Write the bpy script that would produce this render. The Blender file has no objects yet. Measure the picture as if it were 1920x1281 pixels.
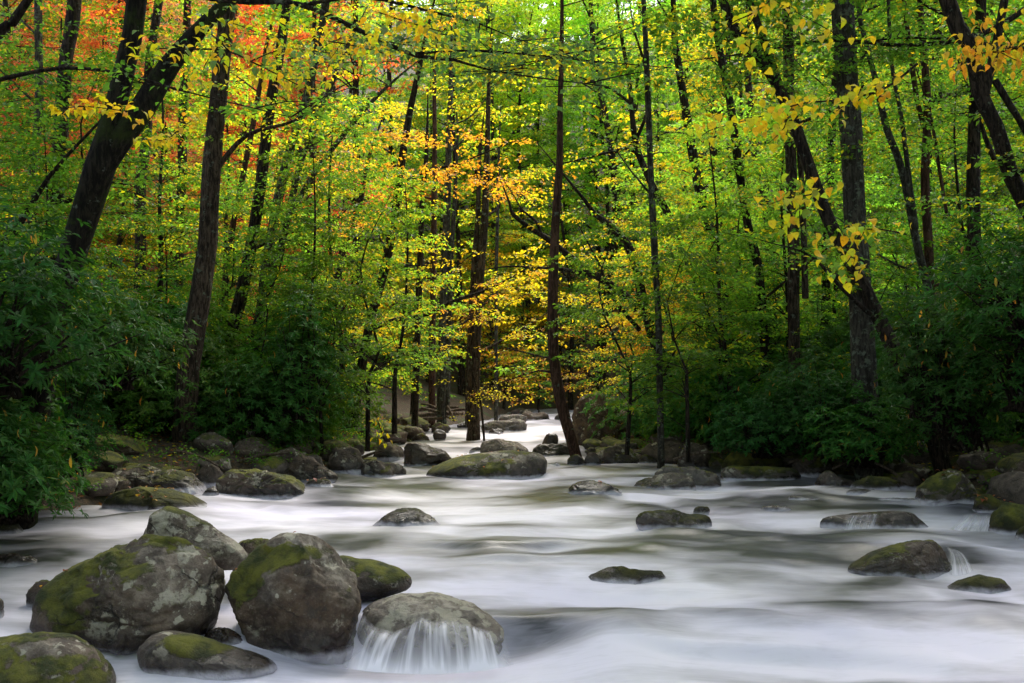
import bpy, math, random
import numpy as np
from mathutils import Vector, Matrix
# ------------------------------------------------------------------ camera, sky, sun, exposure
S = bpy.context.scene
COL = S.collection
F, CX, CY, HZ = 1867.0, 960.0, 640.5, 760.0          # focal length and centre in photo pixels, horizon row
PITCH = math.atan((HZ - CY) / F)
cam = bpy.data.cameras.new('camera'); cam.sensor_width = 36; cam.lens = F * 36 / 1920
cam.clip_start = 0.1; cam.clip_end = 1500
cam.dof.use_dof = True; cam.dof.focus_distance = 13.0; cam.dof.aperture_fstop = 3.6
camo = bpy.data.objects.new('camera', cam); COL.objects.link(camo)
camo.rotation_euler = (math.pi / 2 + PITCH, 0, 0)
S.camera = camo
SUN_EL, SUN_AZ = 54.0, 22.0                            # sun high, beyond the scene, to the right
W = bpy.data.worlds.new('World'); S.world = W; W.use_nodes = True
nt = W.node_tree
sky = nt.nodes.new('ShaderNodeTexSky'); sky.sky_type = 'NISHITA'; sky.sun_disc = False
sky.sun_elevation = math.radians(SUN_EL); sky.sun_rotation = math.radians(SUN_AZ)
sky.dust_density = 3.0; sky.air_density = 1.0; sky.ozone_density = 0.6
bg = nt.nodes['Background']; bg.inputs[1].default_value = 0.15
hz_ = nt.nodes.new('ShaderNodeHueSaturation'); hz_.inputs['Saturation'].default_value = .62   # a thin white overcast
nt.links.new(sky.outputs[0], hz_.inputs['Color']); nt.links.new(hz_.outputs[0], bg.inputs[0])
sl = bpy.data.lights.new('sun', 'SUN'); sl.energy = 1.5; sl.angle = math.radians(25); sl.color = (1, .95, .86)
so = bpy.data.objects.new('sun', sl); COL.objects.link(so)
_d = Vector((math.sin(math.radians(SUN_AZ)) * math.cos(math.radians(SUN_EL)),
             math.cos(math.radians(SUN_AZ)) * math.cos(math.radians(SUN_EL)), math.sin(math.radians(SUN_EL))))
so.rotation_euler = _d.to_track_quat('Z', 'Y').to_euler()
S.view_settings.view_transform = 'Standard'; S.view_settings.look = 'None'
S.view_settings.gamma = 1; S.view_settings.use_curve_mapping = False
S.view_settings.exposure = 1.95
S.render.engine = 'CYCLES'
S.cycles.use_denoising = True
S.cycles.max_bounces = 8; S.cycles.diffuse_bounces = 4; S.cycles.glossy_bounces = 2
S.cycles.transmission_bounces = 5; S.cycles.transparent_max_bounces = 12
S.cycles.sample_clamp_indirect = 6
random.seed(7); RS = np.random.RandomState(11)
R = random.Random(5)

# ------------------------------------------------------------------ helpers
def P(px, py, D):
    """a pixel of the photograph at world distance D (along +Y) -> world point"""
    v = -(py - CY); c, s = math.cos(PITCH), math.sin(PITCH)
    y = F * c - v * s; z = F * s + v * c
    k = D / y
    return Vector(((px - CX) * k, D, z * k))
def K(D): return D / F                                  # metres per photo pixel at D
def px_of(x, y, z):
    c, s = math.cos(PITCH), math.sin(PITCH)
    f = y * c + z * s; v = -y * s + z * c
    return CX + x / f * F, CY - v / f * F
def hash3(ix, iy, iz, seed):
    h = (ix * 374761393 + iy * 668265263 + iz * 2147483647 + seed * 974634777) & 0xffffffff
    h = ((h ^ (h >> 13)) * 1274126177) & 0xffffffff
    h = (h ^ (h >> 16)) & 0xffffff
    return h / float(0xffffff)
def vnoise(p, seed=0):
    i = np.floor(p).astype(np.int64); f = p - i; f = f * f * (3 - 2 * f)
    o = 0
    for a in (0, 1):
        for b in (0, 1):
            for c in (0, 1):
                w = (f[:, 0] if a else 1 - f[:, 0]) * (f[:, 1] if b else 1 - f[:, 1]) * (f[:, 2] if c else 1 - f[:, 2])
                o = o + w * hash3(i[:, 0] + a, i[:, 1] + b, i[:, 2] + c, seed)
    return o * 2 - 1
def fbm(p, oct=4, seed=0, gain=.5):
    o, a = 0, 1.0
    for k in range(oct):
        o = o + a * vnoise(p * (2 ** k) + 17.3 * k, seed + k); a *= gain
    return o
def sstep(a, b, x):
    t = np.clip((x - a) / (b - a + (1e-9 if b == a else 0)), 0, 1); return t * t * (3 - 2 * t)

def mesh(name, v, faces, mat=None, smooth=True, attrs=None):
    """faces: (n,3) or (n,4) integer array"""
    v = np.asarray(v, np.float32); faces = np.asarray(faces, np.int32)
    me = bpy.data.meshes.new(name)
    me.vertices.add(len(v)); me.vertices.foreach_set('co', v.ravel())
    n, k = faces.shape
    me.loops.add(n * k); me.loops.foreach_set('vertex_index', faces.ravel())
    me.polygons.add(n); me.polygons.foreach_set('loop_start', np.arange(0, n * k, k, dtype=np.int32))
    me.polygons.foreach_set('loop_total', np.full(n, k, np.int32))
    me.polygons.foreach_set('use_smooth', np.full(n, smooth, bool))
    for an, av in (attrs or {}).items():
        a = me.attributes.new(an, 'FLOAT', 'POINT'); a.data.foreach_set('value', np.asarray(av, np.float32))
    me.update(calc_edges=True)
    if mat: me.materials.append(mat)
    return me
def link(name, me, parent=None, color=None, loc=None, kind=None):
    o = bpy.data.objects.new(name, me); COL.objects.link(o)
    if parent is not None: o.parent = parent
    if color is not None: o.color = color
    if loc is not None: o.location = loc
    if kind: o['kind'] = kind
    return o
def tag(o, label, cat, group=None, kind=None):
    o['label'] = label; o['category'] = cat
    if group: o['group'] = group
    if kind: o['kind'] = kind
    return o
def empty(name, loc, label, cat, group=None):
    o = bpy.data.objects.new(name, None); COL.objects.link(o); o.location = loc
    o.empty_display_size = .2
    return tag(o, label, cat, group)
def copy_tree(o, parent=None):
    c = o.copy(); COL.objects.link(c); c.parent = parent
    for ch in list(o.children): copy_tree(ch, c)
    return c

MARKS = [(45, 'forked leaning tree'), (120, 'second trunk from the left'), (345, 'tall brown trunk'), (430, 'curved dark trunk'), (510, 'lichened leaning trunks'), (650, 'scarlet maple'), (740, 'orange tiered tree'), (830, 'paired grey trunks'), (890, 'midstream tree'), (1050, 'slim bowed tree'), (1150, 'arching limbs'), (1236, 'thin pole tree'), (1330, 'leaning dark trunk'), (1430, 'slim black trunk'), (1490, 'warm brown trunk'), (1610, 'thickest grey trunk'), (1740, 'dark red forked stem'), (1828, 'brown trunk near the right edge'), (1960, 'upper right corner limb')]
def near(px):
    m = min(MARKS, key=lambda q: abs(q[0] - px)); d = px - m[0]
    return ('left of' if d < -25 else 'right of' if d > 25 else 'behind') + ' the ' + m[1]
USED = {}
def single(label, *extras):
    """the first wording nobody else has, else the plain one"""
    for w in (label,) + tuple(extras):
        if w not in USED and len(w.split()) <= 16: USED[w] = 1; return w
    return label
# ------------------------------------------------------------------ materials
def newmat(name):
    m = bpy.data.materials.new(name); m.use_nodes = True
    t = m.node_tree; t.nodes.clear()
    return m, t, t.nodes, t.links
class N:
    """tiny wrapper to write node graphs briefly"""
    def __init__(s, t): s.t = t
    def n(s, typ, **kw):
        x = s.t.nodes.new(typ)
        for k, v in kw.items():
            if k.startswith('i_'):
                key = k[2:]; key = int(key) if key.isdigit() else key.replace('_', ' ')
                if isinstance(v, bpy.types.NodeSocket): s.t.links.new(v, x.inputs[key])
                else: x.inputs[key].default_value = v
            else: setattr(x, k, v)
        return x
    def m(s, op, a, b=0.0, c=None, clamp=False):
        x = s.t.nodes.new('ShaderNodeMath'); x.operation = op; x.use_clamp = clamp
        for i, q in enumerate((a, b) if c is None else (a, b, c)):
            if isinstance(q, bpy.types.NodeSocket): s.t.links.new(q, x.inputs[i])
            else: x.inputs[i].default_value = q
        return x.outputs[0]
    def mix(s, f, a, b, blend='MIX'):
        x = s.t.nodes.new('ShaderNodeMix'); x.data_type = 'RGBA'; x.blend_type = blend
        for key, q in ((0, f), (6, a), (7, b)):
            if isinstance(q, bpy.types.NodeSocket): s.t.links.new(q, x.inputs[key])
            else: x.inputs[key].default_value = q if key == 0 else (*q, 1)
        return x.outputs[2]
    def noise(s, vec, scale, detail=4, rough=.55, dist=0.0):
        x = s.n('ShaderNodeTexNoise', i_Scale=scale, i_Detail=detail, i_Roughness=rough, i_Distortion=dist)
        if vec is not None: s.t.links.new(vec, x.inputs['Vector'])
        return x.outputs[0]
    def ramp(s, v, a, b):
        x = s.t.nodes.new('ShaderNodeMapRange'); x.interpolation_type = 'SMOOTHSTEP'
        s.t.links.new(v, x.inputs[0])
        for i, q in ((1, a), (2, b)):
            if isinstance(q, bpy.types.NodeSocket): s.t.links.new(q, x.inputs[i])
            else: x.inputs[i].default_value = q
        return x.outputs[0]
    def scalevec(s, vec, sc):
        x = s.t.nodes.new('ShaderNodeVectorMath'); x.operation = 'MULTIPLY'
        s.t.links.new(vec, x.inputs[0]); x.inputs[1].default_value = sc
        return x.outputs[0]

def leaf_mat(name, rough, trans, spec, fall=(.44, .33, .015)):
    """object colour = leaf colour, object alpha = share of leaves already turned"""
    m, t, nd, lk = newmat(name); g = N(t)
    oi = g.n('ShaderNodeObjectInfo'); at = g.n('ShaderNodeAttribute', attribute_name='rnd')
    geo = g.n('ShaderNodeNewGeometry')
    clump = g.noise(geo.outputs['Position'], .55, 3)
    r2 = g.m('FRACT', g.m('MULTIPLY', at.outputs['Fac'], 17.3))
    th = g.m('ADD', g.m('MULTIPLY', r2, .55), g.m('MULTIPLY', clump, .75))
    f = g.ramp(g.m('SUBTRACT', g.m('ADD', oi.outputs['Alpha'], .12), g.m('SUBTRACT', th, .12)), -.08, .10)
    hue = g.m('FRACT', g.m('MULTIPLY', at.outputs['Fac'], 5.1))
    autumn = g.mix(hue, fall, (fall[0] * 1.0, fall[1] * 1.35, fall[2] * 1.6))
    base = g.mix(f, oi.outputs['Color'], autumn)
    val = g.m('ADD', g.m('MULTIPLY', at.outputs['Fac'], .75), .62)
    hs = g.n('ShaderNodeHueSaturation', i_Color=base, i_Value=val, i_Hue=g.m('ADD', .485, g.m('MULTIPLY', hue, .03)))
    c = hs.outputs[0]
    pr = g.n('ShaderNodeBsdfPrincipled', i_Base_Color=c, i_Roughness=rough)
    pr.inputs['Specular IOR Level'].default_value = spec
    tl = g.n('ShaderNodeBsdfTranslucent', i_Color=g.mix(1.0, c, (2.1, 1.95, .8), 'MULTIPLY'))
    mx = g.n('ShaderNodeMixShader', i_0=trans, i_1=pr.outputs[0], i_2=tl.outputs[0])
    out = g.n('ShaderNodeOutputMaterial', i_0=mx.outputs[0])
    return m
M_LEAF = leaf_mat('hardwood_leaf', .5, .58, .3)
M_RHODO = leaf_mat('rhododendron_leaf', .48, .3, .13, (.42, .22, .02))

def bark_mat(name, c1, c2, lich, lichcol=(.15, .17, .125), moss=.3):
    m, t, nd, lk = newmat(name); g = N(t)
    tc = g.n('ShaderNodeTexCoord'); v = tc.outputs['Object']
    geo = g.n('ShaderNodeNewGeometry')
    st = g.noise(g.scalevec(v, (1, 1, .2)), 20, 6, .72)
    big = g.noise(v, 1.3, 4)
    c = g.mix(g.ramp(st, .42, .60), c1, c2)
    c = g.mix(g.m('MULTIPLY', g.ramp(big, .35, .7), .5), c, tuple(q * .55 for q in c1))
    l = g.m('MULTIPLY', g.ramp(g.noise(v, 6.5, 6, .7), .62 - lich * .17, .70 - lich * .12), .85)
    c = g.mix(l, c, lichcol)
    ms = g.m('MULTIPLY', g.ramp(g.noise(v, 1.7, 5, .7), .70 - moss * .3, .80 - moss * .25), .8)
    c = g.mix(ms, c, (.030, .042, .009))
    bp = g.n('ShaderNodeBump', i_Strength=1.0, i_Distance=.07, i_Height=g.m('ADD', st, g.m('MULTIPLY', l, .3)))
    pr = g.n('ShaderNodeBsdfPrincipled', i_Base_Color=c, i_Roughness=.92, i_Normal=bp.outputs[0]); pr.inputs['Specular IOR Level'].default_value = .12
    g.n('ShaderNodeOutputMaterial', i_0=pr.outputs[0])
    return m
M_BARK = bark_mat('dark_bark', (.011, .008, .006), (.058, .042, .030), .25)
M_BARKG = bark_mat('grey_lichen_bark', (.026, .023, .018), (.090, .080, .062), .6)
M_BARKR = bark_mat('red_brown_bark', (.035, .018, .012), (.11, .058, .038), .12, moss=.05)
M_BARKM = bark_mat('mossy_bark', (.008, .007, .005), (.032, .026, .018), .12, moss=.7)
M_WOOD = bark_mat('weathered_wood', (.07, .05, .035), (.20, .15, .11), .1, moss=.1)
M_BARKB = bark_mat('brown_bark', (.020, .014, .010), (.105, .074, .052), .3)
BARK = {'b': M_BARKB, 'd': M_BARK, 'g': M_BARKG, 'r': M_BARKR, 'm': M_BARKM}

def rock_mat():
    """object colour: R moss, G lichen, B brown->grey tone, A dryness"""
    m, t, nd, lk = newmat('river_rock'); g = N(t)
    geo = g.n('ShaderNodeNewGeometry'); pos = geo.outputs['Position']
    oi = g.n('ShaderNodeObjectInfo'); sc = g.n('ShaderNodeSeparateColor', i_0=oi.outputs['Color'])
    moss, lich, tone = sc.outputs[0], sc.outputs[1], sc.outputs[2]
    wl = g.n('ShaderNodeAttribute', attribute_name='wl').outputs['Fac']
    nz = g.n('ShaderNodeSeparateXYZ', i_0=geo.outputs['Normal']).outputs[2]
    n1 = g.noise(pos, 2.2, 6, .62); n2 = g.noise(pos, 9, 6, .68); n3 = g.noise(pos, 45, 4, .6)
    brown = g.mix(g.ramp(n1, .3, .7), (.024, .0125, .006), (.108, .064, .034))
    grey = g.mix(g.ramp(n1, .3, .7), (.048, .040, .034), (.175, .150, .132))
    c = g.mix(tone, brown, grey)
    c = g.mix(g.m('MULTIPLY', g.ramp(n2, .50, .66), .42), c, (.20, .155, .112))
    c = g.mix(g.m('MULTIPLY', g.ramp(n2, .50, .34), .7), c, (.035, .028, .022))
    c = g.mix(g.m('MULTIPLY', g.ramp(n3, .55, .75), .30), c, (.30, .255, .21))
    plf = g.m('MULTIPLY', g.n('ShaderNodeAttribute', attribute_name='pl').outputs['Fac'], g.ramp(g.noise(pos, 5, 6, .7), .30, .62), clamp=True)
    c = g.mix(plf, c, g.mix(g.ramp(n2, .35, .65), (.16, .125, .095), (.42, .37, .30)))
    # lichen: irregular pale crusts and small discs
    warp = g.n('ShaderNodeTexVoronoi', feature='F1', i_Scale=7.0, i_Randomness=1.0)
    nv = g.n('ShaderNodeTexNoise', i_Scale=6.0, i_Detail=5.0)
    lk.new(pos, nv.inputs['Vector'])
    va = g.n('ShaderNodeVectorMath', operation='MULTIPLY_ADD'); lk.new(nv.outputs['Color'], va.inputs[0])
    va.inputs[1].default_value = (.22, .22, .22); lk.new(pos, va.inputs[2]); lk.new(va.outputs[0], warp.inputs['Vector'])
    cell = g.n('ShaderNodeSeparateColor', i_0=warp.outputs['Color']).outputs[0]
    rad = g.m('MULTIPLY', g.m('SUBTRACT', g.m('ADD', cell, g.m('MULTIPLY', lich, .7)), .95), .9)
    disc = g.ramp(g.m('SUBTRACT', rad, warp.outputs['Distance']), -.01, .035)
    crust = g.ramp(g.m('ADD', g.noise(pos, 3.4, 8, .72), g.m('MULTIPLY', lich, .17)), .635, .69)
    lf = g.m('MULTIPLY', g.m('MAXIMUM', disc, crust), g.m('MULTIPLY', g.ramp(nz, -.35, .1), .85))
    lf = g.m('MULTIPLY', lf, g.ramp(wl, .04, .2))
    c = g.mix(lf, c, g.mix(n2, (.24, .225, .155), (.52, .47, .38)))
    # moss: gathers on upward faces and in broad pads
    mv = g.m('ADD', g.m('MULTIPLY', nz, .42), g.m('ADD', g.m('MULTIPLY', g.noise(pos, 1.9, 7, .68), 1.25), g.m('MULTIPLY', g.m('ADD', moss, g.n('ShaderNodeAttribute', attribute_name='ms').outputs['Fac']), .95)))
    mf = g.m('MULTIPLY', g.ramp(mv, 1.13, 1.27), g.ramp(wl, .0, .10))
    mcol = g.mix(g.ramp(g.noise(pos, 5, 5, .6), .35, .65), (.034, .046, .006), (.165, .165, .012))
    mcol = g.mix(g.m('MULTIPLY', g.ramp(n3, .45, .7), .45), mcol, (.10, .075, .02))
    c = g.mix(mf, c, mcol)
    ck = g.n('ShaderNodeTexVoronoi', feature='DISTANCE_TO_EDGE', i_Scale=1.15); va2 = g.n('ShaderNodeVectorMath', operation='MULTIPLY_ADD')
    nv2 = g.n('ShaderNodeTexNoise', i_Scale=2.2, i_Detail=5.0); lk.new(pos, nv2.inputs['Vector']); lk.new(nv2.outputs['Color'], va2.inputs[0])
    va2.inputs[1].default_value = (.8, .8, .8); lk.new(pos, va2.inputs[2]); lk.new(va2.outputs[0], ck.inputs['Vector'])
    crack = g.m('MULTIPLY', g.m('SUBTRACT', 1.0, g.ramp(ck.outputs['Distance'], .0, .022)), g.ramp(g.noise(pos, 1.4, 2), .50, .60))
    c = g.mix(g.m('MULTIPLY', crack, .7), c, (.014, .010, .007))
    # wet skin near the waterline
    wn = g.m('ADD', wl, g.m('MULTIPLY', g.m('SUBTRACT', n1, .5), .22))
    wet = g.m('SUBTRACT', 1.0, g.m('MULTIPLY', g.ramp(wn, .03, .30), oi.outputs['Alpha']))
    c = g.mix(wet, c, g.mix(1.0, c, (.30, .27, .26), 'MULTIPLY'))
    ro = g.m('SUBTRACT', .88, g.m('MULTIPLY', g.m('MULTIPLY', wet, g.m('SUBTRACT', 1.0, mf)), .64))
    h = g.m('ADD', g.m('MULTIPLY', n2, .6), g.m('MULTIPLY', n3, .35))
    h = g.m('ADD', h, g.m('MULTIPLY', mf, g.m('ADD', .8, g.m('MULTIPLY', g.noise(pos, 70, 4, .75), 1.3))))
    h = g.m('SUBTRACT', g.m('ADD', h, g.m('MULTIPLY', g.noise(pos, 4, 5, .6), 1.6)), g.m('MULTIPLY', crack, .9))
    # water washing over the foot of the stone during the exposure
    wash = g.m('SUBTRACT', 1.0, g.ramp(g.m('ADD', wl, g.m('MULTIPLY', g.m('SUBTRACT', g.noise(pos, 7, 3), .5), .09)), -.01, .065))
    c = g.mix(g.m('MULTIPLY', wash, .75), c, (.60, .57, .64))
    bp = g.n('ShaderNodeBump', i_Strength=.8, i_Distance=.04, i_Height=h)
    pr = g.n('ShaderNodeBsdfPrincipled', i_Base_Color=c, i_Roughness=ro, i_Normal=bp.outputs[0])
    g.n('ShaderNodeOutputMaterial', i_0=pr.outputs[0])
    return m
M_ROCK = rock_mat()

def water_mat():
    m, t, nd, lk = newmat('silky_water'); g = N(t)
    fo = g.n('ShaderNodeAttribute', attribute_name='foam').outputs['Fac']
    geo = g.n('ShaderNodeNewGeometry'); pos = geo.outputs['Position']
    wisp = g.noise(g.scalevec(pos, (1.0, 2.2, 1)), 1.6, 3, .5, .8)
    fine = g.noise(g.scalevec(pos, (1.6, 9.0, 2)), 1.5, 4, .6, 1.4)
    f = g.m('ADD', g.m('ADD', fo, g.m('MULTIPLY', g.m('SUBTRACT', fine, .5), .34)), g.m('MULTIPLY', g.m('SUBTRACT', wisp, .5), .40), clamp=True)
    tint = g.noise(pos, .35, 2)
    deep = g.mix(g.ramp(tint, .35, .65), (.042, .046, .030), (.055, .055, .068))
    foam = g.mix(g.ramp(tint, .3, .7), (.72, .685, .745), (.65, .615, .745))
    c = g.mix(f, deep, foam)
    pr = g.n('ShaderNodeBsdfPrincipled', i_Base_Color=c, i_Roughness=g.m('ADD', .30, g.m('MULTIPLY', f, .35)), i_IOR=1.33)
    g.n('ShaderNodeOutputMaterial', i_0=pr.outputs[0])
    return m
M_WATER = water_mat()

def veil_mat():
    m, t, nd, lk = newmat('falling_water'); g = N(t)
    u = g.n('ShaderNodeAttribute', attribute_name='u').outputs['Fac']
    v = g.n('ShaderNodeAttribute', attribute_name='v').outputs['Fac']
    vec = g.n('ShaderNodeCombineXYZ', i_0=u, i_1=g.m('MULTIPLY', v, .03)).outputs[0]
    s = g.noise(vec, 30, 2, .5)
    s2 = g.noise(vec, 7, 2, .5)
    a = g.m('ADD', .10, g.m('MULTIPLY', g.ramp(g.m('ADD', g.m('MULTIPLY', s, .55), g.m('MULTIPLY', s2, .8)), .55, .90), .62))
    a = g.m('MULTIPLY', g.m('ADD', a, g.m('MULTIPLY', g.m('POWER', v, 4.0), .7), clamp=True), g.n('ShaderNodeAttribute', attribute_name='a').outputs['Fac'])
    pr = g.n('ShaderNodeBsdfPrincipled', i_Base_Color=(.88, .83, .90, 1), i_Roughness=.6)
    tr = g.n('ShaderNodeBsdfTransparent')
    mx = g.n('ShaderNodeMixShader', i_0=a, i_1=tr.outputs[0], i_2=pr.outputs[0])
    g.n('ShaderNodeOutputMaterial', i_0=mx.outputs[0])
    return m
M_VEIL = veil_mat()

def ground_mat():
    m, t, nd, lk = newmat('forest_floor'); g = N(t)
    geo = g.n('ShaderNodeNewGeometry'); pos = geo.outputs['Position']
    n1 = g.noise(pos, 1.2, 5); n2 = g.noise(pos, 14, 5, .7)
    c = g.mix(g.ramp(n2, .35, .65), (.022, .016, .010), (.10, .062, .030))
    c = g.mix(g.ramp(n1, .50, .62), c, (.040, .055, .012))
    bp = g.n('ShaderNodeBump', i_Strength=1.0, i_Distance=.08, i_Height=n2)
    pr = g.n('ShaderNodeBsdfPrincipled', i_Base_Color=c, i_Roughness=.95, i_Normal=bp.outputs[0])
    g.n('ShaderNodeOutputMaterial', i_0=pr.outputs[0])
    return m
M_GROUND = ground_mat()

# ------------------------------------------------------------------ stream and terrain
WD = np.array([0, 4, 8.25, 9.5, 11.0, 12.3, 13.7, 15.0, 18.0, 20, 23.5, 26.5, 31, 34, 40, 46, 60, 200.])
WZ = np.array([-2.33, -2.30, -2.20, -1.92, -1.86, -1.73, -1.69, -1.59, -1.51, -1.46, -1.40, -1.22, -1.10, -.86, -.74, -.47, -.25, 3.])
_dd = np.linspace(1, 60, 1200)
_zz = np.interp(_dd, WD, WZ)
_k = np.ones(9) / 9
_zz = np.convolve(np.pad(_zz, 4, 'edge'), _k, 'valid')
def Wz(D): return np.interp(D, _dd, _zz)
_py = np.array([px_of(0, d, z)[1] for d, z in zip(_dd, _zz)])
def D_of(py): return float(np.interp(-py, -_py, _dd))
# edges of the water: photo columns at photo rows
_eL = [(1500, -900), (1281, -500), (1100, -260), (1028, -60), (990, 30), (962, 190), (930, 330), (905, 600), (885, 690), (850, 715), (820, 790), (800, 830), (785, 940), (770, 1000)]
_eR = [(1500, 3000), (1281, 2500), (1100, 2150), (1000, 1990), (962, 1880), (920, 1740), (895, 1560), (880, 1330), (862, 1150), (840, 1120), (810, 1110), (795, 1100), (778, 1075), (768, 1060)]
def edge(tab):
    d, x = [], []
    for py, px in tab:
        D = D_of(py); d.append(D); x.append(P(px, py, D).x)
    i = np.argsort(d); return np.array(d)[i], np.array(x)[i]
eLd, eLx = edge(_eL); eRd, eRx = edge(_eR)
def outside(x, D):
    """metres outside the water's edge (negative in the stream)"""
    l = np.interp(D, eLd, eLx) - x; r = x - np.interp(D, eRd, eRx)
    return np.maximum(l, r)
def ground(x, D):
    x = np.asarray(x, float); D = np.asarray(D, float)
    s = outside(x, D)
    w = np.interp(D, _dd, _zz)
    g = w - .55 + .95 * sstep(-.5, 1.3, s)
    g = g + .24 * np.clip(s - 1, 0, 8) + .46 * np.clip(s - 9, 0, 200)
    g = g + .55 * np.clip(D - 58, 0, 200)
    p = np.stack([x.ravel() * .3, D.ravel() * .3, 0 * x.ravel()], 1)
    n = (fbm(p, 4, 3)).reshape(x.shape)
    return g + n * .35 * sstep(.2, 4, s)
def gz(x, D): return float(ground(np.array([x]), np.array([D]))[0])

def grid(xs, ys, zf):
    X, Y = xs, ys; Z = zf
    h, w = X.shape
    v = np.stack([X.ravel(), Y.ravel(), Z.ravel()], 1)
    i = np.arange(h * w).reshape(h, w)
    f = np.stack([i[:-1, :-1].ravel(), i[:-1, 1:].ravel(), i[1:, 1:].ravel(), i[1:, :-1].ravel()], 1)
    return v, f
yy = np.concatenate([np.linspace(-12, 4, 18)[:-1], np.geomspace(4, 170, 190)])
uu = np.linspace(-1, 1, 200); uu = np.sign(uu) * np.abs(uu) ** 1.5
Yg, Ug = np.meshgrid(yy, uu, indexing='ij')
Xg = Ug * (28 + Yg.clip(0) * .9)
v, f = grid(Xg, Yg, ground(Xg, Yg))
o = link('ground', mesh('ground', v, f, M_GROUND)); tag(o, 'dark leaf littered forest floor of both banks and the hill behind', 'ground', kind='structure')

# glides (dark, smooth) and falls (white) of the stream: column, row, half width, half height, strength
GLIDE = [(1040, 938, 95, 12, .9), (1180, 1036, 95, 20, .7), (925, 1038, 75, 14, .55), (1500, 1028, 260, 26, .75), (1290, 1012, 130, 14, .5),
         (690, 1038, 110, 24, .35), (660, 950, 85, 13, .5), (760, 918, 230, 16, .5), (1060, 925, 200, 10, .3), (1390, 1085, 120, 20, .5), (1470, 1180, 130, 14, .75),
         (1720, 1176, 130, 22, .4), (1890, 1180, 90, 50, .6), (1650, 1098, 110, 18, .5), (990, 1178, 85, 30, .25), (900, 1128, 110, 10, .3), (1120, 1150, 90, 12, .35), (1650, 1135, 200, 10, .35), (1250, 1165, 160, 8, .3), (700, 1000, 200, 9, .3), (1000, 975, 200, 6, .35), (560, 1030, 80, 14, .3), (150, 1000, 210, 45, .45),
         (60, 1060, 100, 26, .6), (130, 1090, 60, 25, .4), (1600, 936, 230, 22, .45), (1850, 965, 90, 22, .6), (1460, 955, 60, 9, .6), (1500, 938, 60, 8, .6), (1480, 908, 150, 6, .3),
         (1260, 880, 160, 8, .4), (620, 930, 120, 14, .6), (700, 893, 120, 8, .5), (1060, 872, 60, 12, .4), (1240, 965, 60, 14, .3), (1380, 980, 90, 12, .35), (1830, 1070, 60, 16, .3), (840, 1060, 120, 18, .2), (1200, 1180, 150, 20, .3)]
FALL = [(480, 985, 130, 22, .6), (860, 980, 260, 20, .6), (980, 1046, 65, 12, .6), (1000, 1100, 260, 30, .5), (1150, 1262, 420, 42, .7), (1500, 1225, 330, 28, .6),
        (1780, 1215, 160, 20, .6), (1700, 997, 320, 11, .7), (1250, 1112, 170, 26, .4), (1885, 1045, 70, 22, .6), (1010, 805, 90, 22, .9), (880, 850, 90, 20, .6), (700, 1272, 330, 22, .6),
        (1590, 912, 90, 6, .3), (1400, 968, 150, 9, .5), (900, 1010, 300, 12, .3), (60, 1120, 70, 60, .5), (1230, 940, 130, 9, .4), (1130, 900, 180, 6, .35), (600, 1075, 160, 30, .2), (1500, 1085, 90, 14, .4), (720, 855, 40, 14, .5), (1400, 925, 120, 6, .5), (1150, 1005, 150, 10, .4)]
for a, b, yt, yb in [(697, 833, 952, 993), (1190, 1335, 950, 998), (1060, 1188, 899, 939), (1535, 1740, 958, 995), (1590, 1787, 1014, 1076), (1768, 1898, 1078, 1120), (1100, 1266, 1060, 1098), (1350, 1500, 873, 906), (1190, 1350, 875, 918), (1528, 1690, 888, 924), (795, 1028, 845, 893), (1716, 1850, 880, 950), (755, 850, 830, 876)]:
    w_ = (b - a) / 2; m_ = (a + b) / 2; h_ = 5 + (yb - 850) * .05
    FALL.append((a - w_ * .15, yb - 2, w_ * .35, h_, .45)); FALL.append((b + w_ * .15, yb - 2, w_ * .35, h_, .5))
    GLIDE.append((m_, yb + h_ * .6, w_ * .8, h_ * .55, .4)); FALL.append((m_, yb + h_ * 2.4, w_ * 1.1, h_ * .8, .35)); GLIDE.append((m_ - w_ * .8, yb - h_ * 3, w_, h_ * .9, .25))
rows = np.concatenate([np.linspace(1700, 1281, 50)[:-1], np.linspace(1281, 775, 520)])
YD = np.array([D_of(r) for r in rows]); YD = np.concatenate([np.linspace(-8, YD[0], 8)[:-1], YD, np.linspace(YD[-1], 60, 10)[1:]])
un = np.linspace(0, 1, 440)
Lx = np.interp(YD, eLd, eLx) - .7 - .02 * YD; Rx = np.interp(YD, eRd, eRx) + .7 + .02 * YD
XW = Lx[:, None] + (Rx - Lx)[:, None] * un[None, :]
YW = np.repeat(YD[:, None], len(un), 1)
pn = np.stack([XW.ravel(), YW.ravel(), 0 * XW.ravel()], 1)
warp = fbm(pn * [.35, .2, 1], 2, 40).reshape(XW.shape)
ZW = Wz(YW + warp * .55 * sstep(3, 7, YW))
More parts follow.
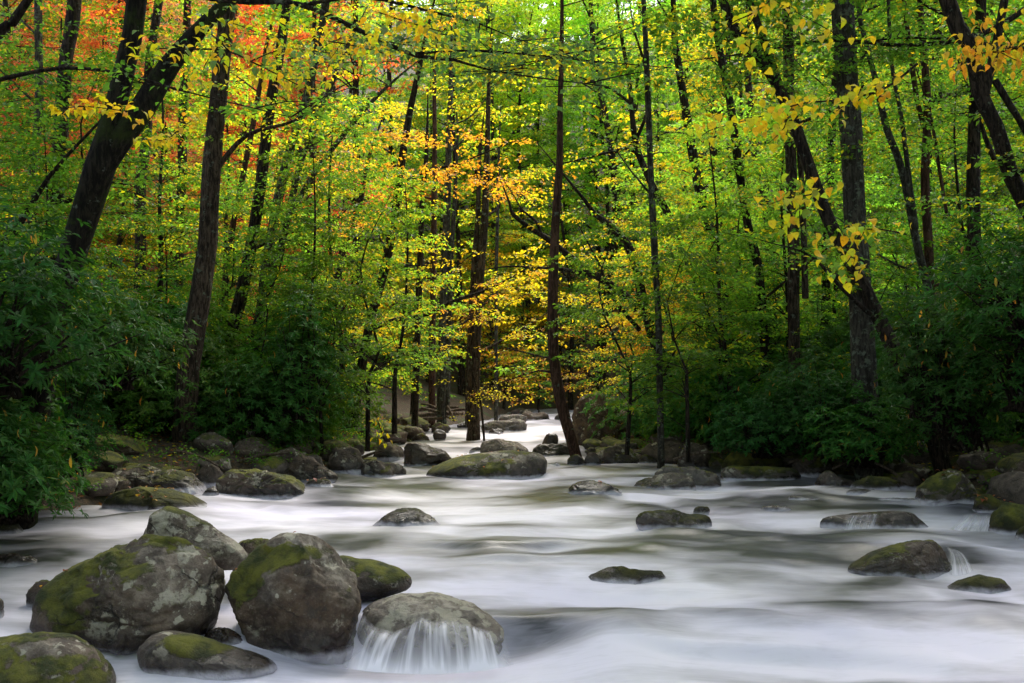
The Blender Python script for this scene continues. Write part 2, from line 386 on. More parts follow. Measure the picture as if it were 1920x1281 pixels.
# small ledges: dark glide above the lip, white below it
lw = fbm(pn * [.42, .30, 1], 3, 140).reshape(XW.shape); la = np.clip(.55 + .9 * fbm(pn * [.45, .5, 1], 2, 150).reshape(XW.shape), 0, 1)
tt = np.log(np.clip(YW + lw * .085 * YW, 3, None)) / .105; fr = tt - np.floor(tt)
led = sstep(0, .30, fr) - fr
ZW = ZW + led * .10 * la * sstep(5, 8, YW)
ledf = (np.exp(-((fr - .02) / .13) ** 2) + np.exp(-((fr - 1.0) / .16) ** 2) - .75 * np.exp(-((fr - .45) / .17) ** 2)) * la
ZW = ZW + .055 * fbm(pn * [.8, 1.1, 1], 3, 50).reshape(XW.shape) + .012 * fbm(pn * [1.2, 3.2, 1], 2, 60).reshape(XW.shape)
foam = .56 + .36 * np.tanh(1.7 * fbm(pn * [.6, 1.2, 1], 4, 70).reshape(XW.shape)) + .30 * ledf * sstep(5, 8.5, YW)
foam = foam + .16 * fbm(np.stack([pn[:, 0] * .9 + warp.ravel(), pn[:, 1] * 3.4 + warp.ravel() * 3, pn[:, 2]], 1), 3, 90).reshape(XW.shape)
slope = (Wz(YW + warp * .55 + .5) - Wz(YW + warp * .55 - .5))
foam = foam + np.clip(slope - .06, -.06, .2) * 1.6
def blob(q):
    px, py, rx, ry, a = q
    D = D_of(py); c = P(px, py, D); D1 = D_of(py + ry); D2 = D_of(py - ry)
    sx = rx * K(D); sy = np.where(YW > D, max(D2 - D, .1), max(D - D1, .1))
    dx = (XW - c.x) / sx + .35 * fbm(pn * [1.3, 1.3, 1], 2, int(px)).reshape(XW.shape); dy = (YW - D) / sy
    return np.exp(-(dx ** 2 + dy ** 2) * .9)
for q in GLIDE:
    b = blob(q); foam -= b * q[4] * .9; ZW += b * .085 * q[4]
for q in FALL: foam += blob(q) * q[4] * .6
foam = np.where(YW < 6, .9, foam) - .20 * sstep(22, 27, YW)
hx = P(805, 1200, 8.8).x                                 # the pool the curtain of water falls into
mk = sstep(1.7, .55, np.abs(XW - hx + .05)) * sstep(9.25, 8.85, YW)
ZW = ZW * (1 - mk) + np.minimum(ZW, -2.235) * mk
v, f = grid(XW, YW, ZW)
o = link('stream_water', mesh('stream_water', v, f, M_WATER, attrs={'foam': np.clip(foam, 0.02, 1).ravel()}))
tag(o, 'silky white mountain stream flowing down between the boulders', 'water', kind='structure')
def water_at(x, D):
    i = int(np.clip(np.searchsorted(YD, D), 1, len(YD) - 1)); j = int(np.clip((x - Lx[i]) / (Rx[i] - Lx[i]) * (len(un) - 1), 0, len(un) - 1))
    return float(ZW[i, j])

# ------------------------------------------------------------------ rocks
_ico = {}
def ico(n):
    if n not in _ico:
        import bmesh
        b = bmesh.new(); bmesh.ops.create_icosphere(b, subdivisions=n, radius=1)
        _ico[n] = (np.array([q.co[:] for q in b.verts]), np.array([[q.index for q in fc.verts] for fc in b.faces])); b.free()
    return _ico[n]
ROCKS = {}
def rock(key, label, outline=None, box=None, D=None, deep=.8, sub=5, seed=1, moss=.3, lich=.4, tone=.3, dry=1, cuts=13, rough=1.35,
         group=None, name='boulder', wz=None, peak=.5, flat=.5, cat='boulder', lift=0, pads=(), pale=()):
    """outline: silhouette in photo pixels; the body gets its own depth, facets and relief"""
    rs = np.random.RandomState(seed)
    if box:
        x0, x1, yt, yb = box; w, h = x1 - x0, yb - yt
        pts = []
        for k in range(13):
            a = math.pi * k / 12
            ca, sa = math.cos(a), math.sin(a)
            e = .55 + .45 * (1 - flat)
            X = x0 + w * (.5 - .5 * math.copysign(abs(ca) ** e, ca)) + (peak - .5) * w * .8 * sa ** 2 * (1 - abs(ca))
            Y = yb - h * sa ** (e * .9) * (1 + rs.uniform(-.09, .05) * (0 < k < 12))
            pts.append((X, Y))
        outline = pts
    if D is None:
        yb = max(q[1] for q in outline); D0 = D_of(min(yb, 1290))
        w = (max(q[0] for q in outline) - min(q[0] for q in outline)) * K(D0)
        D = D0 + .2 * w * deep
    yb = max(q[1] for q in outline)
    wpx = max(q[0] for q in outline) - min(q[0] for q in outline)
    w = wpx * K(D)
    pp = [P(a, b, D) for a, b in outline]
    poly = np.array([(q.x, q.z) for q in pp])
    if box:                                              # carry the flanks on down below the water
        zb = poly[:, 1].min(); hh = poly[:, 1].max() - zb; xm = poly[:, 0].mean(); hw = w / 2
        low = [(xm + hw * .95, zb - .3 * w), (xm + hw * .5, zb - .45 * w), (xm - hw * .5, zb - .45 * w), (xm - hw * .95, zb - .3 * w)]
        poly = np.vstack([poly, low])
    c = np.array([(poly[:, 0].min() + poly[:, 0].max()) / 2, (poly[:, 1].min() + poly[:, 1].max()) / 2])
    q = poly - c
    th = np.linspace(-math.pi, math.pi, 181)
    rad = np.zeros_like(th)
    for i, a in enumerate(th):
        dx, dz = math.cos(a), math.sin(a); best = 0
        for k in range(len(q)):
            p1, p2 = q[k], q[(k + 1) % len(q)]
            ex, ez = p2 - p1; den = dx * ez - dz * ex
            if abs(den) < 1e-9: continue
            tt = (p1[0] * ez - p1[1] * ex) / den; ss = (p1[0] * dz - p1[1] * dx) / den
            if tt > 0 and -1e-6 <= ss <= 1 + 1e-6: best = max(best, tt)
        rad[i] = best if best > 0 else rad[i - 1]
    kr = np.array([1, 2, 3, 2, 1.]); kr /= kr.sum()
    rr = np.concatenate([rad[-5:-1], rad, rad[1:5]]); rad = np.convolve(rr, kr, 'same')[4:-4]
    V, Fc = ico(sub); p = V.copy()
    for k in range(cuts):                                # facets
        n = rs.normal(size=3); n /= np.linalg.norm(n)
        if k < cuts * .6: n = np.array([rs.uniform(-.7, .7), -1, rs.uniform(-.4, .9)]); n /= np.linalg.norm(n)
        d = rs.uniform(.66, .90); e = p @ n - d
        p = p - np.outer(np.clip(e, 0, None) * .88, n)
    s1 = rs.uniform(0, 50)
    dn = fbm(V * 1.3 + s1, 3, seed) * .07 + fbm(V * 4.5 + s1, 4, seed + 9) * .028
    rid = np.abs(fbm(V * 2.1 + s1 + 7, 3, seed + 5)); dn = dn - .05 * np.clip(.18 - rid, 0, 1) / .18
    if sub > 5: dn = dn + fbm(V * 22 + s1, 3, seed + 20) * .006
    p = p * (1 + dn * rough)[:, None]
    ang = np.arctan2(p[:, 2], p[:, 0]); qr = np.hypot(p[:, 0], p[:, 2])
    Rr = np.interp(ang, th, rad)
    X = c[0] + Rr * qr * np.cos(ang); Z = c[1] + Rr * qr * np.sin(ang)
    b = deep * w / 2
    Y = D + b * p[:, 1]
    Z = Z + (Z - c[1]) * 0
    X = X * (Y / D) ** .15
    base = wz if wz is not None else water_at(c[0], max(D - b * .7, 5))
    cc, ss_ = math.cos(PITCH), math.sin(PITCH); fw = Y * cc + Z * ss_; uu_ = -Y * ss_ + Z * cc
    vx, vy = CX + X / fw * F, CY - uu_ / fw * F
    def growth(L):
        g_ = np.zeros(len(X))
        for (a, b_, ra, rb, am) in L: g_ += am * np.exp(-((vx - a) / ra) ** 2 - ((vy - b_) / rb) ** 2)
        return g_
    me = mesh(name, np.stack([X - c[0], Y - D, Z - base], 1), Fc, M_ROCK, attrs={'wl': Z - base, 'ms': growth(pads), 'pl': growth(pale)})
    o = link(name, me, color=(moss, lich, tone, dry), loc=(c[0], D, base + lift))
    tag(o, label, cat, group)
    ROCKS[key] = o
    return o
# foreground cluster
rock('A', 'largest lichen spotted boulder at lower left with moss on its left shoulder', [(72, 1160), (78, 1110), (110, 1075), (165, 1047), (215, 1022), (255, 1012), (290, 998), (345, 1000), (385, 1025), (405, 1060), (418, 1105), (412, 1160), (385, 1200), (330, 1215), (250, 1235), (190, 1250), (110, 1215), (80, 1190)], D=9.0, sub=6, seed=3, moss=.14, pads=[(120, 1105, 60, 70, .75), (325, 1003, 55, 18, .5), (190, 1050, 60, 25, .3), (260, 1090, 50, 30, .25), (130, 1190, 50, 30, .35)], pale=[(310, 1080, 90, 60, .5)], lich=.56, tone=.22, deep=.75, cuts=12, rough=1.15, dry=.9)
rock('B', 'rounded brown boulder with pale cap and hanging moss, right of the largest one', [(413, 1140), (420, 1110), (445, 1070), (482, 1030), (530, 1006), (585, 1012), (625, 1035), (658, 1075), (677, 1125), (668, 1180), (645, 1250), (560, 1262), (480, 1252), (435, 1195)], D=8.95, sub=6, seed=15, moss=-.02, pads=[(540, 1040, 65, 24, .85), (470, 1080, 40, 45, .7), (440, 1120, 25, 40, .45), (650, 1100, 30, 25, .2)], pale=[(595, 1028, 75, 24, 1.2), (500, 1085, 22, 40, .5), (640, 1080, 40, 40, .5)], lich=.42, tone=.05, deep=.8, cuts=12, rough=1.0, dry=.9)
rock('C', 'long tilted boulder with pale grey end behind the two big boulders', [(258, 1030), (285, 965), (315, 948), (350, 960), (400, 985), (450, 1018), (470, 1042), (455, 1068), (400, 1085), (280, 1080)], D=9.9, sub=6, seed=22, moss=.22, pads=[(440, 1030, 60, 40, -.4)], pale=[(425, 1030, 55, 30, 1.3), (325, 965, 40, 15, .5)], lich=.8, tone=.4, deep=.55, cuts=6, rough=.6)
rock('D', 'mossy wedge of rock tucked behind the pale capped boulder', [(560, 1060), (640, 1044), (700, 1051), (750, 1065), (776, 1086), (772, 1103), (700, 1125), (600, 1125)], D=9.8, sub=5, seed=31, moss=.30, pale=[(700, 1062, 70, 10, .9)], lich=.6, tone=.45, deep=.6, cuts=5, rough=.6)
rock('E', 'low flat mauve stone with a moss patch in front of the largest boulder', [(257, 1217), (275, 1193), (308, 1183), (360, 1192), (420, 1210), (480, 1230), (525, 1250), (480, 1290), (300, 1290), (262, 1245)], D=8.35, sub=6, seed=44, moss=-.05, pads=[(345, 1215, 55, 20, .7)], pale=[(420, 1205, 60, 12, .7)], lich=.5, tone=.55, deep=.5, cuts=4, rough=.5)
rock('F', 'dome of moss and lichen in the bottom left corner', [(-90, 1260), (-60, 1205), (0, 1194), (70, 1188), (130, 1200), (180, 1228), (215, 1275), (205, 1400), (-80, 1400)], D=7.9, sub=6, seed=52, moss=.38, pads=[(75, 1215, 40, 12, -.5), (130, 1210, 50, 12, -.2)], pale=[(75, 1215, 45, 14, .8)], lich=.55, tone=.4, deep=.9, cuts=5, rough=.7)
rock('G', 'small rounded stone awash in foam at the bottom of the stream', box=(284, 334, 1252, 1270), sub=4, seed=53, moss=0, lich=.3, tone=.4, dry=.3)
rock('H', 'pale stone with a curtain of water pouring over its front', [(668, 1180), (690, 1138), (740, 1116), (810, 1112), (890, 1132), (950, 1178), (965, 1290), (680, 1290)], D=9.25, sub=6, seed=61, cuts=1, moss=-.2, pale=[(800, 1135, 130, 40, 1.0)], lich=.8, tone=.6, deep=.8, rough=.6, dry=.75)
rock('H2', 'small dark stone half hidden left of the largest boulder', box=(50, 108, 1084, 1125), D=9.6, sub=4, seed=62, moss=.3, lich=.1, tone=.1)
rock('H3', 'brown stone cut off by the left edge of the picture', box=(-45, 13, 1118, 1165), D=9.2, sub=4, seed=63, moss=.1, lich=.3, tone=.2)
rock('H4', 'dark wet stone wedged between the two big boulders', box=(372, 470, 1172, 1225), D=8.8, sub=5, seed=64, moss=0, lich=.1, tone=.15, dry=.2)
rock('H5', 'mossy stone showing behind the pale ended boulder', box=(435, 530, 1008, 1050), D=10.35, sub=4, seed=65, moss=.3, lich=.3, tone=.3)
# mid stream
rock('I', 'dark domed boulder alone in mid stream left of centre', [(697, 990), (720, 966), (748, 953), (780, 952), (805, 965), (833, 990), (833, 1010), (800, 1040), (720, 1040), (697, 1010)], sub=5, seed=71, moss=.12, lich=.45, tone=.35, D=13.7, dry=.35, cuts=5, rough=.7)
rock('J', 'angular mossy rock with a white wet flank right of centre', [(1187, 966), (1205, 953), (1235, 950), (1280, 962), (1325, 966), (1334, 985), (1334, 1000), (1320, 1040), (1220, 1040), (1187, 980)], sub=5, seed=72, moss=.36, lich=.7, tone=.5, D=13.6, deep=.6, dry=.5)
rock('K', 'shiny lilac grey wet rock in the upper part of the stream', [(1060, 930), (1075, 905), (1110, 899), (1140, 908), (1165, 922), (1188, 938), (1180, 970), (1080, 970)], sub=5, seed=73, moss=.05, lich=.3, tone=.8, D=16.6, dry=.0, cuts=8)
rock('L', 'pale grey peaked slab on the right side of the stream', box=(1222, 1352, 873, 914), sub=5, seed=74, moss=.08, lich=.5, tone=.95, peak=.3, dry=.8)
rock('L2', 'low pale slab lying in front of the peaked grey slab', box=(1188, 1305, 889, 921), sub=5, seed=75, moss=.15, lich=.45, tone=.6)
rock('M', 'long flat topped block below the right bank bushes', [(1350, 905), (1352, 880), (1368, 873), (1430, 874), (1490, 879), (1502, 892), (1500, 930), (1360, 930)], sub=5, seed=76, moss=.30, lich=.75, tone=.35, D=19.4, deep=.45, cuts=6, rough=.6)
rock('N', 'speckled dark rock left of two mossy humps by the right bank', box=(1528, 1612, 885, 919), sub=5, seed=77, moss=.15, lich=.65, tone=.3, flat=.8)
rock('O', 'rounded moss covered hump between the speckled rock and the pointed one', box=(1584, 1688, 890, 927), sub=5, seed=78, moss=.48, lich=.3, tone=.3)
rock('O2', 'small mossy rock peeping out behind the pointed boulder', box=(1668, 1726, 880, 917), sub=4, seed=79, moss=.46, lich=.1, tone=.3)
rock('Q', 'large pointed boulder with lichen stripes and mossy skirt near the right edge', [(1716, 945), (1722, 915), (1750, 890), (1778, 877), (1800, 882), (1830, 905), (1850, 925), (1848, 950), (1840, 990), (1730, 990)], sub=6, seed=80, moss=.38, lich=.75, tone=.4, D=15.5, deep=.8, cuts=12, rough=.9)
rock('R', 'long black rock with thin threads of water running over it', [(1535, 985), (1545, 970), (1600, 962), (1680, 958), (1710, 962), (1742, 992), (1735, 1030), (1545, 1030)], sub=5, seed=81, moss=.12, lich=.1, tone=.1, D=13.75, deep=.45, dry=.25, cuts=6, rough=.6)
rock('S', 'big dark wedge shaped boulder standing in white water at right', [(1590, 1066), (1630, 1038), (1690, 1018), (1748, 1013), (1768, 1030), (1788, 1070), (1780, 1120), (1610, 1120)], sub=6, seed=82, moss=.24, lich=.2, tone=.05, D=11.3, deep=.7, cuts=8, rough=.7, dry=.7)
rock('T', 'low mossy hump near the right edge in front of the dark wedge', [(1768, 1108), (1795, 1090), (1840, 1078), (1880, 1086), (1898, 1112), (1890, 1160), (1780, 1160)], sub=5, seed=83, moss=.5, lich=.2, tone=.2, D=10.6, deep=.7, cuts=4, rough=.6)
rock('U', 'half drowned rock with green moss on its right half, right of centre', [(1100, 1080), (1140, 1065), (1190, 1060), (1240, 1070), (1266, 1096), (1255, 1140), (1115, 1140)], sub=5, seed=84, moss=.30, lich=.4, tone=.5, D=10.75, deep=.6, cuts=4, rough=.6, dry=.6)
rock('V', 'bright moss covered rock at the right edge beside the small fall', [(1855, 995), (1868, 965), (1890, 943), (1920, 948), (1970, 975), (1990, 1000), (1980, 1060), (1860, 1060)], sub=5, seed=85, moss=.75, lich=.2, tone=.2, D=13.5, cuts=6)
rock('W1', 'flat mossy rock strewn with rusty leaves beside the pointed boulder', box=(1824, 1905, 927, 968), sub=5, seed=86, moss=.5, lich=.3, tone=.3, flat=.8)
rock('X', 'mossy mound behind the leaf strewn rock at the right edge', box=(1848, 1990, 900, 950), D=17.0, sub=5, seed=87, moss=.55, lich=.1, tone=.2)
rock('X2', 'upper mossy mound against the right bank', box=(1830, 2000, 886, 930), D=18.0, sub=4, seed=88, moss=.5, lich=.2, tone=.2)
rock('Y', 'dark round boulder with a pale disc of lichen under the right bushes', [(1688, 862), (1695, 838), (1720, 826), (1755, 832), (1790, 850), (1795, 880), (1750, 900), (1690, 895)], sub=5, seed=89, moss=.05, lich=.7, tone=.35, D=19.5, cuts=6, wz=-1.45)
rock('Y2', 'dim boulder among leaves beside the dark round one', box=(1820, 1920, 838, 890), D=19, sub=4, seed=90, moss=.2, lich=.5, tone=.2, wz=-1.3)
rock('Z1', 'little knob of mossy rock beside the white flanked rock', box=(1300, 1333, 948, 966), sub=4, seed=91, moss=.4, lich=.2, tone=.3)
rock('Z2', 'black wet stone barely breaking the surface right of centre', box=(1455, 1542, 931, 948), sub=4, seed=92, moss=0, lich=.1, tone=.3, dry=0)
rock('Z3', 'smooth drowned stone with water sliding over it', box=(1425, 1486, 945, 966), sub=4, seed=93, moss=0, lich=0, tone=.4, dry=0)
rock('Z4', 'low ragged rock in front of the rounded mossy hump', box=(1578, 1660, 916, 935), sub=4, seed=94, moss=.3, lich=.6, tone=.3)
rock('Z5', 'thin rock under the water left of the pointed boulder', box=(1635, 1725, 934, 950), sub=4, seed=95, moss=.1, lich=0, tone=.3, dry=0)
rock('Z6', 'tiny dark stone showing in the left channel', box=(210, 240, 965, 977), sub=4, seed=96, moss=0, lich=0, tone=.2, dry=0)
rock('Z7', 'wet drowned rock at the left edge above the foam', box=(-50, 80, 1040, 1072), sub=5, seed=97, moss=0, lich=.2, tone=.5, dry=.0)
rock('Z8', 'small flat stone just above water behind the half drowned rock', box=(1180, 1228, 998, 1007), sub=4, seed=98, moss=.1, lich=0, tone=.3, dry=0)
# upper reach
rock('AA', 'broad flat topped rock across the head of the pool', [(793, 893), (808, 876), (850, 858), (900, 849), (960, 845), (1010, 849), (1028, 862), (1026, 890), (1010, 920), (820, 920)], sub=6, seed=101, moss=.18, pads=[(900, 882, 140, 14, .45), (830, 865, 30, 15, .3)], pale=[(930, 855, 100, 12, .9)], lich=.55, tone=.5, D=20.5, deep=.75, cuts=6, rough=.5)
rock('AB', 'blocky black boulder left of the broad flat topped rock', [(753, 845), (762, 828), (800, 830), (832, 842), (850, 862), (835, 890), (765, 890), (757, 870)], sub=5, seed=102, moss=.1, lich=.2, tone=.1, D=23.2, cuts=12, dry=.5)
rock('AC', 'pale rounded rock just behind the broad flat topped rock', [(902, 845), (905, 830), (930, 823), (965, 827), (990, 843), (990, 870), (905, 870)], sub=5, seed=103, moss=.1, lich=.5, tone=.7, D=25.0)
rock('AD', 'small black pyramid of rock left of the slim leaning trunk', box=(1015, 1052, 812, 842), sub=4, seed=104, moss=0, lich=0, tone=.1, dry=.2)
rock('AE', 'dark low rock at the foot of the black pyramid', box=(996, 1072, 829, 858), sub=5, seed=105, moss=.1, lich=.1, tone=.15, dry=.4)
rock('AG', 'smooth pale ledge with white water sliding past it', box=(903, 988, 787, 810), sub=5, seed=106, moss=.02, lich=.5, tone=.95, flat=.9)
rock('AG2', 'second ledge higher up the far rapid', box=(932, 990, 776, 798), D=36, sub=4, seed=107, moss=.0, lich=.4, tone=.8, flat=.8)
rock('AG3', 'dark slab at the very top of the rapid', box=(975, 1030, 771, 788), D=42, sub=4, seed=108, moss=.1, lich=.2, tone=.3, flat=.8)
rock('AI', 'tall shadowed boulder behind the slim leaning trunk', [(1070, 800), (1075, 765), (1095, 742), (1130, 735), (1160, 750), (1172, 790), (1170, 850), (1080, 850)], sub=5, seed=109, moss=.05, lich=.45, tone=.05, D=29, deep=.7, cuts=8)
rock('AJ', 'large dark green boulder on the left bank beside the water', [(402, 935), (405, 900), (430, 884), (480, 880), (535, 880), (565, 895), (578, 920), (570, 960), (420, 970)], sub=6, seed=110, moss=.32, lich=.6, tone=.35, D=16.9, deep=.7, cuts=9)
rock('AK', 'lichen patched boulder on the left bank under the bushes', [(215, 905), (225, 880), (270, 868), (320, 876), (360, 890), (392, 925), (385, 960), (240, 960)], sub=6, seed=111, moss=.25, lich=.75, tone=.45, D=17.0, deep=.8, cuts=7, wz=-1.4)
rock('AL', 'low bright mossy slab scattered with fallen leaves on the left bank', [(195, 948), (215, 925), (260, 913), (310, 916), (360, 930), (397, 950), (380, 990), (210, 990)], sub=6, seed=112, moss=.55, lich=.35, tone=.6, D=15.3, deep=.75, cuts=4, rough=.7)
rock('AM', 'dark slanting grooved slab behind the large green boulder', [(515, 875), (522, 845), (545, 838), (590, 862), (635, 892), (620, 920), (540, 920)], sub=5, seed=113, moss=.1, lich=.5, tone=.2, D=19.3, deep=.5, cuts=8)
rock('AN', 'small mossy rock at the water edge beside the large green boulder', box=(568, 628, 896, 928), sub=4, seed=114, moss=.5, lich=.3, tone=.3)
rock('AO', 'angular grey green rock on the left bank near the broad flat one', box=(676, 762, 858, 895), sub=5, seed=115, moss=.28, lich=.5, tone=.4, peak=.65)
rock('AP', 'brown stone wedged between the two left bank boulders', box=(360, 420, 868, 915), D=17.8, sub=5, seed=116, moss=.1, lich=.3, tone=.3, wz=-1.4)
rock('AP2', 'small brown stone at the water line between left bank boulders', box=(378, 412, 912, 945), D=16.4, sub=4, seed=117, moss=.1, lich=.3, tone=.3)
rock('AQ', 'mossy dark mound in the left edge shadow', box=(-60, 54, 980, 1034), D=13.2, sub=5, seed=118, moss=.5, lich=.4, tone=.3)
rock('AQ2', 'taller mossy rock behind it cut by the left edge', box=(-80, 26, 945, 1000), D=14.2, sub=5, seed=119, moss=.5, lich=.2, tone=.2)
rock('AR', 'boulder on the left bank next to the grooved slab', box=(608, 690, 842, 880), D=20.5, sub=5, seed=120, moss=.25, lich=.6, tone=.3, wz=-1.35)
rock('AS', 'grey rock under overhanging leaves left of the black blocky boulder', box=(700, 760, 830, 858), D=24.5, sub=4, seed=121, moss=.2, lich=.4, tone=.3, wz=-1.3)
rock('AT', 'mossy rock beside the foot of the slim leaning trunk', box=(1118, 1195, 835, 868), D=23.5, sub=5, seed=122, moss=.35, lich=.6, tone=.3, wz=-1.4)
rock('AT2', 'knobbly stone right of the slim leaning trunk foot', box=(1096, 1128, 848, 872), D=22.6, sub=4, seed=123, moss=.1, lich=.2, tone=.2)
rock('AT3', 'low stone in front of the slim leaning trunk foot', box=(1062, 1100, 852, 872), D=22.9, sub=4, seed=124, moss=.35, lich=.2, tone=.3)
rock('AU', 'grey boulder at the foot of the right bank thicket', box=(1268, 1335, 830, 872), D=22, sub=5, seed=125, moss=.15, lich=.5, tone=.3, wz=-1.4)
rock('AV', 'mossy mound of ground stone below the right thicket', box=(1352, 1470, 846, 882), D=21.5, sub=5, seed=126, moss=.62, lich=.1, tone=.3, wz=-1.4)
rock('AV2', 'dim mossy boulder under hanging leaves on the right bank', box=(1486, 1560, 850, 890), D=20.2, sub=5, seed=127, moss=.4, lich=.4, tone=.3, wz=-1.4)
rock('AW', 'small dark stone in the left side channel of the upper reach', box=(812, 836, 804, 820), D=31, sub=4, seed=128, moss=0, lich=0, tone=.2, dry=.3)
rock('AW2', 'green topped stone under the paired trunks', box=(808, 845, 792, 806), D=33, sub=4, seed=129, moss=.4, lich=.1, tone=.3)

for k, (a, b, yt, yb, m_, lab) in enumerate([(745, 790, 795, 818, .2, 'dark stone at the mouth of the left side channel'), (716, 752, 812, 834, .1, 'brown stone left of the side channel'), (776, 806, 812, 828, .3, 'low mossy stone in the side channel'),
        (856, 880, 790, 804, .3, 'stone left of the midstream tree foot'), (916, 944, 803, 815, .1, 'small stone right of the midstream tree foot'), (1040, 1064, 776, 788, .1, 'stone at the right of the rapid head'),
        (958, 1000, 766, 778, .2, 'dark boulder at the bend of the rapid'), (1096, 1128, 800, 826, .2, 'dark stone in front of the tall shadowed boulder'), (880, 905, 838, 850, .0, 'small stone left of the pale rounded rock'),
        (1198, 1236, 852, 870, .3, 'mossy stone at the foot of the thin pole tree'), (1030, 1052, 868, 880, .1, 'little stone right of the broad flat topped rock'), (640, 682, 866, 886, .4, 'mossy stone at the left shore of the pool'),
        (1455, 1500, 884, 900, .35, 'mossy stone at the right end of the flat topped block'), (1900, 1960, 985, 1010, .4, 'mossy stone under the bright mossy rock'), (1730, 1760, 870, 884, .4, 'mossy stone behind the pointed boulder')]):
    rock('far%d' % k, lab, box=(a, b, yt, yb), sub=4, seed=140 + k, moss=m_, lich=.3, tone=.25, dry=.6)
# loose bank stones: alike, copied from four kinds
stones = []
for k in range(5):
    V, Fc = ico(3); rs = np.random.RandomState(200 + k); p = V.copy()
    for j in range(7):
        n = rs.normal(size=3); n /= np.linalg.norm(n); e = p @ n - rs.uniform(.6, .85); p = p - np.outer(np.clip(e, 0, None), n)
    p = p * (1 + fbm(V * 2 + k * 9, 3, k) * .12)[:, None] * np.array([1, .85, .62])
    stones.append(mesh('bank_stone', p, Fc, M_ROCK, attrs={'wl': p[:, 2] * .3 + .35}))
R.seed(77)
def stone_at(x, D, r, lab, z=None):
    o = link('bank_stone', R.choice(stones), color=(R.uniform(.05, .6), R.uniform(.1, .7), R.uniform(.1, .7), 1), loc=(x, D, (gz(x, D) if z is None else z) + r * .15))
    o.scale = (r * R.uniform(.9, 1.5), r, r * R.uniform(.7, 1.1)); o.rotation_euler = (R.uniform(-.2, .2), R.uniform(-.2, .2), R.uniform(0, 6.28))
    tag(o, lab, 'stone', 'loose stones along the banks')
n = 0
while n < 70:
    D = R.uniform(16, 34); s = R.uniform(-.3, 1.5)
    if R.random() < .5: x = float(np.interp(D, eLd, eLx)) - s; side = 'left'
    else: x = float(np.interp(D, eRd, eRx)) + s; side = 'right'
    stone_at(x, D, R.uniform(.13, .42), single(*['%s stone on the %s bank %s' % (w, side, near(px_of(x, D, -1)[0])) for w in R.sample(['loose', 'weathered', 'rounded', 'small', 'grey', 'low', 'chipped', 'pale', 'dark'], 9)])); n += 1
R.seed(78)
for k in range(70):
    left = k % 2 == 0; D = R.uniform(14.5, 25); s_ = R.uniform(.2, 2.6)
    x = float(np.interp(D, eLd, eLx)) - s_ if left else float(np.interp(D, eRd, eRx)) + s_
    stone_at(x, D, R.uniform(.2, .55), single('%s stone on the %s shore %s' % (R.choice(['mossy', 'lichened', 'brown']), 'left' if left else 'right', near(px_of(x, D, -1)[0])), *['%s %s shore stone %s' % (w, 'left' if left else 'right', near(px_of(x, D, -1)[0])) for w in ('half buried', 'blunt', 'squat', 'ridged')]))
for k in range(34):                                       # bouldery left shore of the upper reach
    py = R.uniform(795, 852); D = D_of(py) + R.uniform(0, 1.5); px = R.uniform(640, 800) - (py - 800) * .6
    q = P(px, py, D); stone_at(q.x, D, R.uniform(.2, .5), single(*['%s stone in the left shore jumble %s' % (w, near(px)) for w in R.sample(['rounded', 'small', 'broad', 'mossy', 'brown', 'flat', 'angular', 'upright'], 8)]), z=float(Wz(D)) + R.uniform(0, .35))
for k in range(26):                                       # jumble below the right bank
    px = R.uniform(1100, 1360); py = R.uniform(845, 868); D = D_of(py) + .6
    q = P(px, py, D); stone_at(q.x, D, R.uniform(.12, .4), single('%s stone %s under the right thicket' % (R.choice(['mossy', 'tiny', 'dark', 'knobbly', 'grey']), near(px)), 'stone %s in the right shore jumble' % near(px)), z=float(Wz(D)) + R.uniform(-.02, .2))

# ------------------------------------------------------------------ curtain of water over stones
def veil(name, label, top, bot, D0, D1, amp, bulge=.10):
    """top/bot: photo pixel polylines of the lip and the foot"""
    nu, nv = 90, 24
    tx = np.interp(np.linspace(0, 1, nu), np.linspace(0, 1, len(top)), [q[0] for q in top]); ty = np.interp(np.linspace(0, 1, nu), np.linspace(0, 1, len(top)), [q[1] for q in top])
    bx = np.interp(np.linspace(0, 1, nu), np.linspace(0, 1, len(bot)), [q[0] for q in bot]); by = np.interp(np.linspace(0, 1, nu), np.linspace(0, 1, len(bot)), [q[1] for q in bot])
    V, A, U, VV = [], [], [], []
    for j in range(nv):
        t = j / (nv - 1)
        for i in range(nu):
            a = P(tx[i], ty[i], D0); b = P(bx[i], by[i], D1); u = i / (nu - 1)
            arc = math.sin(u * math.pi)
            q = a.lerp(b, t); 
            q.z = a.z + (b.z - a.z) * t ** 1.7; q.x = a.x + (b.x - a.x) * t
            q.y = D0 + (D1 - D0) * (t ** .6) - bulge * arc
            V.append(q[:]); U.append(u); VV.append(t); A.append(amp * min(1, u * 9, (1 - u) * 9) * min(1, t * (3 + 5 * abs(math.sin(u * 23) * math.sin(u * 9 + 1))) + .12))
    i = np.arange(nu * nv).reshape(nv, nu)
    f = np.stack([i[:-1, :-1].ravel(), i[:-1, 1:].ravel(), i[1:, 1:].ravel(), i[1:, :-1].ravel()], 1)
    o = link(name, mesh(name, V, f, M_VEIL, attrs={'u': U, 'v': VV, 'a': A})); tag(o, label, 'water', kind='structure')
veil('falling_water', 'curtain of fine falling strands on the pale stone beside the brown boulder', [(672, 1140), (705, 1172), (740, 1180), (770, 1166), (795, 1148), (815, 1158), (850, 1154), (885, 1168), (915, 1178), (950, 1186)], [(640, 1252), (690, 1254), (740, 1254), (800, 1255), (860, 1254), (915, 1252), (965, 1246)], 8.74, 8.40, 1.15, .16)
veil('falling_water', 'thin bright threads of water over the long black rock', [(1585, 966), (1625, 964), (1650, 962)], [(1575, 995), (1615, 995), (1642, 995)], 13.65, 13.5, .55, .03)
